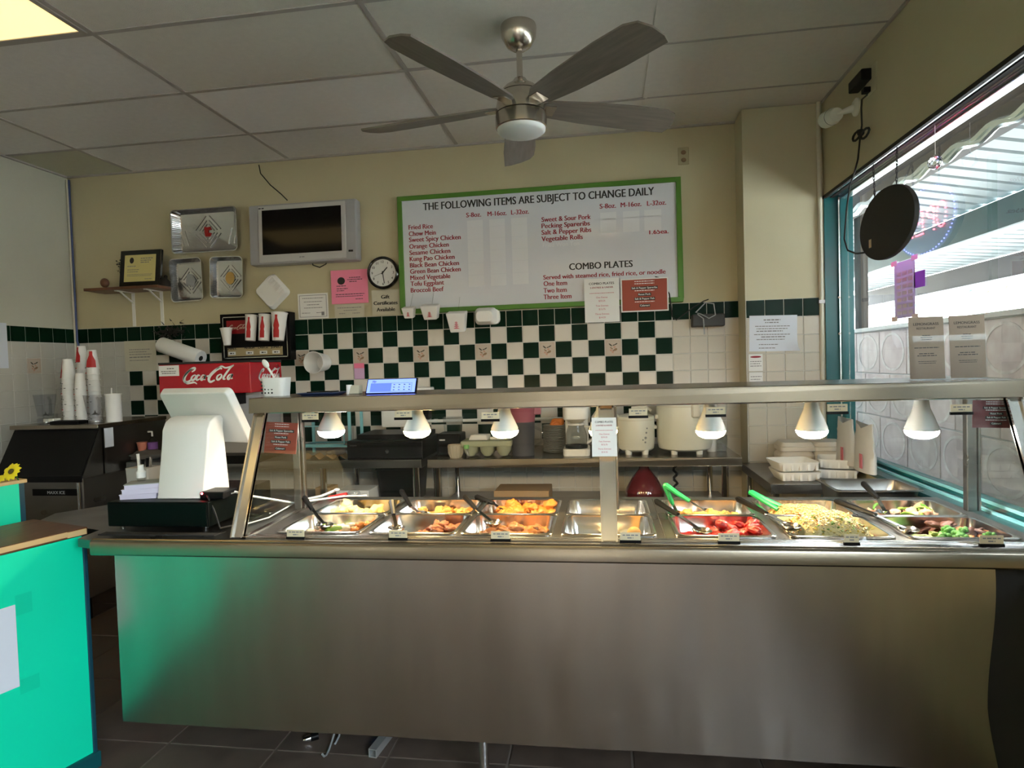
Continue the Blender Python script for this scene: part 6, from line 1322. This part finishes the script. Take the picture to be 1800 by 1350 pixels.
MB(fr).box(-.05, .0, -.0022, -.0016, .24, .31).build('tape_piece', 'acrylic', ps, 0); MB(fr).box(-.06, .0, -.0022, -.0016, -.03, .02).build('tape_piece', 'acrylic', ps, 0)
t2p = at(33, 850, Y=2.32); t = thing('teal_divider', 'smaller teal divider with wooden cap behind the teal counter', 'divider', (t2p.x, 2.32, 0)); MB(fr).box(.0, 1.2, 0, .02, .0, t2p.z).build('face_board', 'teal_paint', t, 0); MB(fr).box(-.02, .0, 0, .14, .0, t2p.z).build('end_trim', 'teal_blue', t, 0); MB(fr).box(.0, 1.2, .02, .14, 0, t2p.z).build('carcass', 'teal_blue', t, 0); MB(fr).box(-.03, 1.2, -.005, .15, t2p.z, t2p.z+.015).build('wooden_cap', 'pine', t, 0, bevel=.002)
c = at(20, 829, Y=2.28); t = thing('artificial_daisy', 'yellow artificial daisy on the teal divider', 'flower', (c.x, c.y, t2p.z+.016)); dz = c.z-t2p.z-.016
MB().tube([(0, .03, 0), (-.004, .02, dz*.6), (0, .0, dz)], .0025, 6).build('stem', 'leaf_green', t)
pet = withmat(MB().add([(0, 0, 0), (.012, -.008, .003), (.028, -.009, .002), (.037, 0, -.002), (.028, .009, .002), (.012, .008, .003), (.02, 0, .005)], [(0, 1, 6), (1, 2, 6), (2, 3, 6), (3, 4, 6), (4, 5, 6), (5, 0, 6), (0, 5, 4, 3, 2, 1)]).mesh('petal', 60), 'yellow_petal')
Rf = Matrix.Rotation(1.05, 4, 'X')
for k in range(13):
    a = 2*PI*k/13; o = inst('petal', pet, t); o.matrix_local = Matrix.Translation((0, 0, dz)) @ Rf @ Matrix.Rotation(a, 4, 'Z') @ Matrix.Translation((.004, 0, 0)) @ Matrix.Rotation(.12*(k % 2), 4, 'Y')
o = MB().lathe([(0, -.002), (.0125, 0), (.011, .005), (0, .007)], 14).build('flower_centre', 'flower_eye', t); o.matrix_local = Matrix.Translation((0, 0, dz)) @ Rf
c2 = at(-2, 845, Y=2.25); t = thing('lower_daisy', 'second yellow daisy cut off by the left edge of the divider', 'flower', (c2.x-.01, c2.y, t2p.z+.016))
for k in range(11): o = inst('petal', pet, t); o.matrix_local = Matrix.Translation((0, 0, .012)) @ Matrix.Rotation(.5, 4, 'X') @ Matrix.Rotation(2*PI*k/11, 4, 'Z')
o = MB().lathe([(0, -.004), (.0125, 0), (.011, .005), (0, .007)], 14).build('flower_centre', 'flower_eye', t); o.location = (0, 0, .014)

# ------------------------------------------------------------------ ceiling fan
fan = thing('ceiling_fan', 'brushed nickel ceiling fan with five grey wooden blades and frosted light', 'ceiling fan', (-.332, 2.80, CEIL))
MB().lathe([(0, 0), (.078, 0), (.080, -.012), (.076, -.05), (.055, -.088), (.03, -.105), (0, -.108)], 30).build('canopy', 'fan_metal', fan); MB().tube([(0, 0, -.1), (0, 0, -.25)], .0135, 14).build('downrod', 'fan_metal', fan)
MB().lathe([(0, -.225), (.025, -.23), (.035, -.245), (.07, -.268), (.092, -.292), (.0935, -.297), (0, -.297)], 34).build('motor_cap', 'fan_metal', fan)
MB().lathe([(.0935, -.300), (.105, -.33), (.112, -.365), (.112, -.385), (0, -.385)], 34).build('motor_housing', 'fan_metal', fan); MB().lathe([(.1125, -.39), (.114, -.395), (.114, -.448), (.110, -.452), (0, -.452)], 34).build('light_ring', 'fan_metal', fan); MB().lathe([(.108, -.452), (.106, -.462), (.095, -.471), (.05, -.477), (0, -.478)], 34).build('light_glass', 'fan_glass', fan)
bl = [(.10, -.034), (.14, -.058), (.30, -.074), (.55, -.086), (.70, -.082), (.75, -.06), (.772, -.01), (.775, .05), (.762, .086), (.55, .088), (.30, .076), (.14, .058), (.10, .034)]
bme = withmat(MB().prism(bl, -.004, .004).mesh('fan_blade', 40), 'fan_blade')
hm = withmat(MB().box(.085, .16, -.032, .032, .004, .012).mesh('blade_iron', 0), 'fan_metal')
for k in range(5):
    a = math.radians(-46+72*k); Mk = Matrix.Translation((0, 0, -.352)) @ Matrix.Rotation(a, 4, 'Z') @ Matrix.Rotation(math.radians(-13), 4, 'X')
    o = inst('fan_blade', bme, fan); o.matrix_local = Mk; b_i = inst('blade_iron', hm, o, (0, 0, -.014))

# ------------------------------------------------------------------ things at the window
sx, sy, sz = WR+.022, 3.190, 2.066
sg = thing('open_sign', 'black oval illuminated sign hung in the window, seen from behind', 'neon sign', (sx, sy, sz)); Mx = Matrix(((0, 0, 1, 0), (1, 0, 0, 0), (0, 1, 0, 0), (0, 0, 0, 1)))
a_, b_o = .288, .166
MB(Mx).prism(ell(a_, b_o, 48), -.022, .0).build('back_shell', 'black_matte', sg, 60, bevel=.004); MB(Mx).prism(ell(a_*.97, b_o*.97, 48), 0, .004).build('front_panel', 'blue_lid', sg, 60)
mb = MB(Mx)
for k in range(60): t_ = 2*PI*k/60; mb.ball((a_*.90*math.cos(t_), b_o*.90*math.sin(t_), .006), .0035, 6, 4)
mb.build('blue_led', 'led_blue', sg)
mb = MB(Mx); gl = {'O': [(.5+.5*math.cos(2*PI*k/18), .5+.5*math.sin(2*PI*k/18)) for k in range(18)], 'P': [(0, k/7) for k in range(8)]+[(.8*math.sin(PI*k/8), .75+.25*math.cos(PI*k/8)) for k in range(9)], 'E': [(0, k/7) for k in range(8)]+[(k/5*.8, z) for k in range(1, 6) for z in (0, .5, 1)], 'N': [(0, k/7) for k in range(8)]+[(.9, k/7) for k in range(8)]+[(.9*k/8, 1-k/8) for k in range(1, 8)]}
for q, ch in enumerate('OPEN'):
    for (u, v) in gl[ch]: mb.ball((-.19+.1*q+u*.075, -.055+.11*v, .007), .0045, 6, 4)
mb.build('red_led', 'led_red', sg); MB().box(-.024, -.021, .145, .17, -.085, -.045).build('sticker', 'paper_tan', sg, 0)
for q in (-.10, .13):
    mb = MB(); n = 9; z1_ = WZ1-.03-sz
    for k in range(n): z_ = b_o*.85+(z1_-b_o*.85)*k/n; mb.tube([(-.01+.004*math.cos(x_), q+.5*q*k/n*.2, z_+.018+.016*math.sin(x_)) if k % 2 else (-.01, q+.5*q*k/n*.2+.004*math.cos(x_), z_+.018+.016*math.sin(x_)) for x_ in [2*PI*j/8 for j in range(8)]], .0016, 5, closed=True)
    mb.build('chain', 'black_matte', sg)
# cord from the outlet to the sign
oy, oz = at(1528, 152, X=WR).y, at(1528, 152, X=WR).z
t = thing('window_outlet', 'wall outlet with black adapter and plugged cord above the window', 'outlet', (WR, oy, oz)); MB().box(-.005, 0, -.09, .02, -.05, .08).build('cover_plate', 'column_paint', t, 0, bevel=.002); MB().box(-.05, 0, -.04, .13, .02, .075).build('adapter', 'black_plastic', t, 0, bevel=.006); MB().box(-.035, 0, -.03, .01, -.035, -.01).build('plug', 'black_plastic', t, 0, bevel=.004)
pts = [at(*q, X=WR-.03) for q in ((1524, 167), (1515, 175), (1514, 190), (1515, 220), (1512, 240), (1508, 280), (1503, 300), (1494, 325), (1488, 370), (1484, 420), (1490, 440), (1505, 446), (1520, 444))]
cdv = MB().tube(smooth_pts3(pts), .0045, 6) if 'smooth_pts3' in globals() else MB().tube(pts, .0045, 6)
kn = at(1513, 233, X=WR-.03)
for s_ in (-1, 1): cdv.tube([(kn.x, kn.y+s_*(.05+.05*math.cos(q)), kn.z+.02*math.sin(q)-.01+.012*s_) for q in [2*PI*j/10 for j in range(10)]], .006, 5, closed=True)
cdv.ball(kn, .018, 8, 6)
tag(cdv.build('sign_cord', 'black_matte'), 'black power cord with a tied bow hanging down to the oval sign', 'cord')
# security camera
c0 = at(1452, 211, X=WR-.10); c1 = at(1482, 195, X=WR-.085)
t = thing('security_camera', 'white bullet security camera on the window wall near the ceiling', 'security camera', tuple(c0)); d = (c1-c0).normalized(); M = Vector((0, 0, 1)).rotation_difference(d).to_matrix().to_4x4()
MB(M).lathe([(.0, .012), (.032, .012), (.037, 0), (.043, 0), (.043, .085), (.037, .10), (.034, .13), (0, .13)], 24).build('housing', 'ivory_plastic', t); MB(M).lathe([(0, .010), (.033, .010), (.033, .0135), (0, .0135)], 20).build('lens', 'black_gloss', t); MB(M).lathe([(.0432, .078), (.0438, .08), (.0432, .083)], 24).build('seam_ring', 'black_matte', t)
e = d*.12; tgt = Vector((WR-c0.x, e.y-.03, e.z+.02)); MB().tube([e, e+Vector((.03, 0, .01)), tgt], [.012, .014, .022], 10).build('mount_arm', 'ivory_plastic', t); MB(Matrix.Translation(tgt) @ Matrix.Rotation(-PI/2, 4, 'Y')).lathe([(0, 0), (.045, 0), (.045, .008), (.03, .018), (0, .018)], 24).build('mount_plate', 'ivory_plastic', t)
# hanging crystal
p = at(1644, 286, X=WR+.035); t = thing('crystal_ball', 'faceted clear crystal ball hanging on a thread in the window', 'ornament', tuple(p)); o = bpy.data.objects.new('crystal', None) if 0 else None
bm = bmesh.new(); bmesh.ops.create_icosphere(bm, subdivisions=2, radius=.028); me = bpy.data.meshes.new('crystal'); bm.to_mesh(me); bm.free(); withmat(me, mat('crystal_glass', (.95, .96, .97), .02, trans=1, ior=1.5)); inst('crystal', me, t); MB().tube([(0, 0, .025), (0, 0, WZ1-.022-p.z)], .0012, 5).build('thread', 'paper', t)
MB().lathe([(0, .024), (.005, .025), (.004, .033), (0, .034)], 8).build('cap', 'chrome', t)
# papers on the glass
gx = WR+.096
def winpaper(label, pts4, m, nm='window_paper', grid=True):
    P4 = [at(*q, X=gx) for q in pts4]; y0 = max(P4[0].y, P4[3].y); y1 = min(P4[1].y, P4[2].y); z1_ = (P4[0].z+P4[1].z)/2; z0_ = (P4[2].z+P4[3].z)/2
    t = thing(nm, label, 'poster', (gx, (y0+y1)/2, z0_)); w = (y0-y1)/2; h_ = z1_-z0_; MB().box(-.0005, .0005, -w, w, 0, h_).build('sheet', m, t, 0)
    if grid:
        mb = MB()
        for r in range(7):
            for c_ in range(3): zz = h_*(.06+.115*r); yy = -w*.8+w*.56*c_; mb.box(-.0012, -.0005, yy, yy+w*.42, zz, zz+h_*.07)
        mb.build('price_box', 'paper_blue', t, 0); mb = MB()
        for (yy, zz) in ((w, h_), (-w, h_), (w, 0), (-w, 0)): mb.box(-.002, -.001, yy-.03, yy+.03, zz-.012, zz+.012)
        mb.build('tape', 'paper', t, 0)
    return t
winpaper('pale lilac price list taped on the window glass under the oval sign', ((1572, 462), (1607, 455), (1609, 555), (1574, 562)), 'poster_lilac') if thinpaper('poster_lilac', (.60, .54, .72), .5) else None
winpaper('small purple note on the window beside the lilac list', ((1609, 478), (1626, 474), (1624, 503), (1607, 507)), 'note_purple', grid=False)
# foam containers, bags and spare pan in the corner
FT = .8155
def clam_open(label, x, y, z, rz, s=1.0):
    t = thing('open_clamshell', label, 'takeout box', (x, y, z), rz=rz, group='open foam containers'); w = .105*s
    def tray(sgn):
        mb = MB(); o_ = rrect(2*w, 2*w, .03, 4); b2 = rrect(2*w*.8, 2*w*.8, .03, 4); i_ = rrect(2*w-.008, 2*w-.008, .028, 4); ib = rrect(2*w*.8-.008, 2*w*.8-.008, .03, 4); n = len(o_)
        vs = [(a, b, .045) for a, b in i_]+[(a, b, .004) for a, b in ib]+[(a, b, 0) for a, b in b2]+[(a, b, .043) for a, b in o_]+[(a, b, .048) for a, b in o_]
        fs = [tuple(n+i for i in range(n)), tuple(2*n+i for i in range(n))[::-1]]
        for (p_, q_) in ((0, 1), (2, 3), (3, 4), (4, 0)): fs += [(p_*n+i, p_*n+(i+1) % n, q_*n+(i+1) % n, q_*n+i) for i in range(n)]
        return mb.add(vs, fs)
    tray(1).build('base', 'foam_white', t, 50)
    mb = MB()
    for k in range(5):
        for q in (-1, 1): mb.box(-w*.8+k*w*.4-.006, -w*.8+k*w*.4+.006, -w*.98, -w*.84, .006, .042)
    mb.build('flute', 'foam_white', t, 0)
    return t
def stackc(px, Y, n, z0, lab, w=.10):
    for k in range(n):
        t = thing('foam_container', 'closed foam container, %s of the %s stack by the column' % (('bottom', 'second', 'third', 'top')[min(k, 3)], lab), 'takeout box', (at(px, 800, Y=Y).x, Y, z0+k*.052), rz=random.uniform(-.05, .05), group='closed foam containers'); MB().prism(rrect(2*w, 2*w, .03, 4), .0, .025, top=rrect(2*w, 2*w, .03, 4)).build('base', 'foam_tan', t, bevel=.004); MB().prism(rrect(2*w, 2*w, .03, 4), .0255, .05, top=rrect(2*w*.82, 2*w*.82, .03, 4)).build('lid', 'foam_tan', t, bevel=.004)
stackc(1396, 3.78, 3, FT, 'left', .095); stackc(1452, 3.78, 3, FT, 'right', .095)
clam_open('open white foam tray with fluted sides, lower left one in front', at(1396, 845, Y=3.44).x, 3.44, FT, .05)
clam_open('open white foam tray with fluted sides, upper left one in front', at(1394, 835, Y=3.44).x, 3.45, FT+.0485, .12)
clam_open('open white foam tray with fluted sides, right one in front', at(1470, 835, Y=3.50).x, 3.50, FT, -.25, .95)
clam_open('open white foam tray with fluted sides, upper right one in front', at(1474, 832, Y=3.52).x, 3.52, FT+.0485, -.32, .95)
for k, (px, Y) in enumerate(((1496, 3.44), (1530, 3.20))):
    p = at(px, 805, X=WR-.05); t = thing('plastic_bag', 'white plastic carrier bag with red print, %s, leaning on the sill' % ('nearer the column', 'second along the window')[k], 'bag', (WR-.075, p.y, CT-.0), rz=0)
    mb = MB(); N, M_ = 12, 14; vs = []
    for i in range(N+1):
        for j in range(M_):
            v = i/N; a = 2*PI*j/M_; r_ = 1-.35*max(0, v-.55); z_ = .21*v; sx_ = .030*(1-.5*v); sy_ = .115*r_
            vs.append((sx_*math.cos(a)+.004*noise.noise(Vector((j*.9, i*.6, k))), sy_*math.sin(a)+.01*noise.noise(Vector((j*.7, i*.5, k+4))), z_+(.03*abs(math.sin(a)) if i == N else 0)))
    fs = [(i*M_+j, i*M_+(j+1) % M_, (i+1)*M_+(j+1) % M_, (i+1)*M_+j) for i in range(N) for j in range(M_)]+[tuple(range(M_))[::-1], tuple(N*M_+j for j in range(M_))]
    mb.add(vs, fs); mb.build('bag_body', 'bag_white', t, 70) if thinpaper('bag_white', (.74, .73, .71), .3) else None
    MB().box(-.034, -.031, -.05, -.02, .02, .09).build('red_print', 'ink_lightred', t, 0)
t = thing('corner_tray', 'deep empty steel pan behind the green bean pan', 'food pan', (at(1530, 850, Y=2.86).x-.02, 2.84, 0)); t.location.z = .80; pmm = pan_mesh(.34, .26, .09); pmm.build('pan_shell', 'steel_dark', t, 50, loc=(0, 0, .098))
t2 = thing('side_stand', 'small dark stand under the spare steel pan', 'stand', (t.location.x, 2.84, 0)); MB().box(-.17, .17, -.12, .12, .77, .796).build('stand_top', 'black_matte', t2, 0)
for x in (-.15, .15):
    for y in (-.1, .1): MB().tube([(x, y, 0), (x, y, .77)], .012, 8).build('leg', 'black_matte', t2)
mat('sill_wood', (.34, .27, .20), .5, noise_amt=.3, noise_scale=5, stretch=(12, 1, 1))
# ------------------------------------------------------------------ litter on the floor under the table
p = at(655, 1332, Z=0); t = thing('metal_channel', 'square aluminium tube lying under the steam table', 'metal tube', tuple(p), rz=-.12); mb = MB(); mb.box(-.016, -.013, 0, .45, 0, .032).box(.013, .016, 0, .45, 0, .032).box(-.013, .013, 0, .45, 0, .003).box(-.013, .013, 0, .45, .029, .032); mb.build('tube_wall', 'alu_white', t, 0) if mat('alu_white', (.68, .68, .67), .35, .7) else None
p = at(620, 1318, Z=0); t = thing('blue_wire', 'loops of blue and grey wire on the floor under the steam table', 'wire', (p.x, p.y, 0)); mb = MB(); mb.tube([(.05*math.cos(k*.6)+.02*k/4, .10+.09*math.sin(k*.6)+.01*k, .01+.02*abs(math.sin(k*.35))) for k in range(22)], .005, 6); mb.build('blue_loop', 'wire_blue', t) if mat('wire_blue', (.03, .08, .5), .4) else None
MB().tube([(-.09+.01*math.cos(k*.5), .02+.11*math.sin(k*.35), .006+.06*math.sin(k*.3)**2) for k in range(14)], .004, 6).build('grey_loop', 'paper_grey', t)
p = at(546, 1303, Z=0); t = thing('floor_knob', 'small silver tipped black knob on the floor under the steam table', 'knob', (p.x, p.y+.0, 0), rz=.6); MB(Matrix.Translation((0, 0, .014)) @ Matrix.Rotation(PI/2, 4, 'Y')).lathe([(0, -.03), (.008, -.028), (.012, -.012), (.012, 0), (0, 0)], 12).build('tip', 'chrome', t); MB(Matrix.Translation((0, 0, .014)) @ Matrix.Rotation(PI/2, 4, 'Y')).lathe([(0, 0), (.014, 0), (.014, .03), (0, .03)], 12).build('knob_body', 'black_plastic', t)
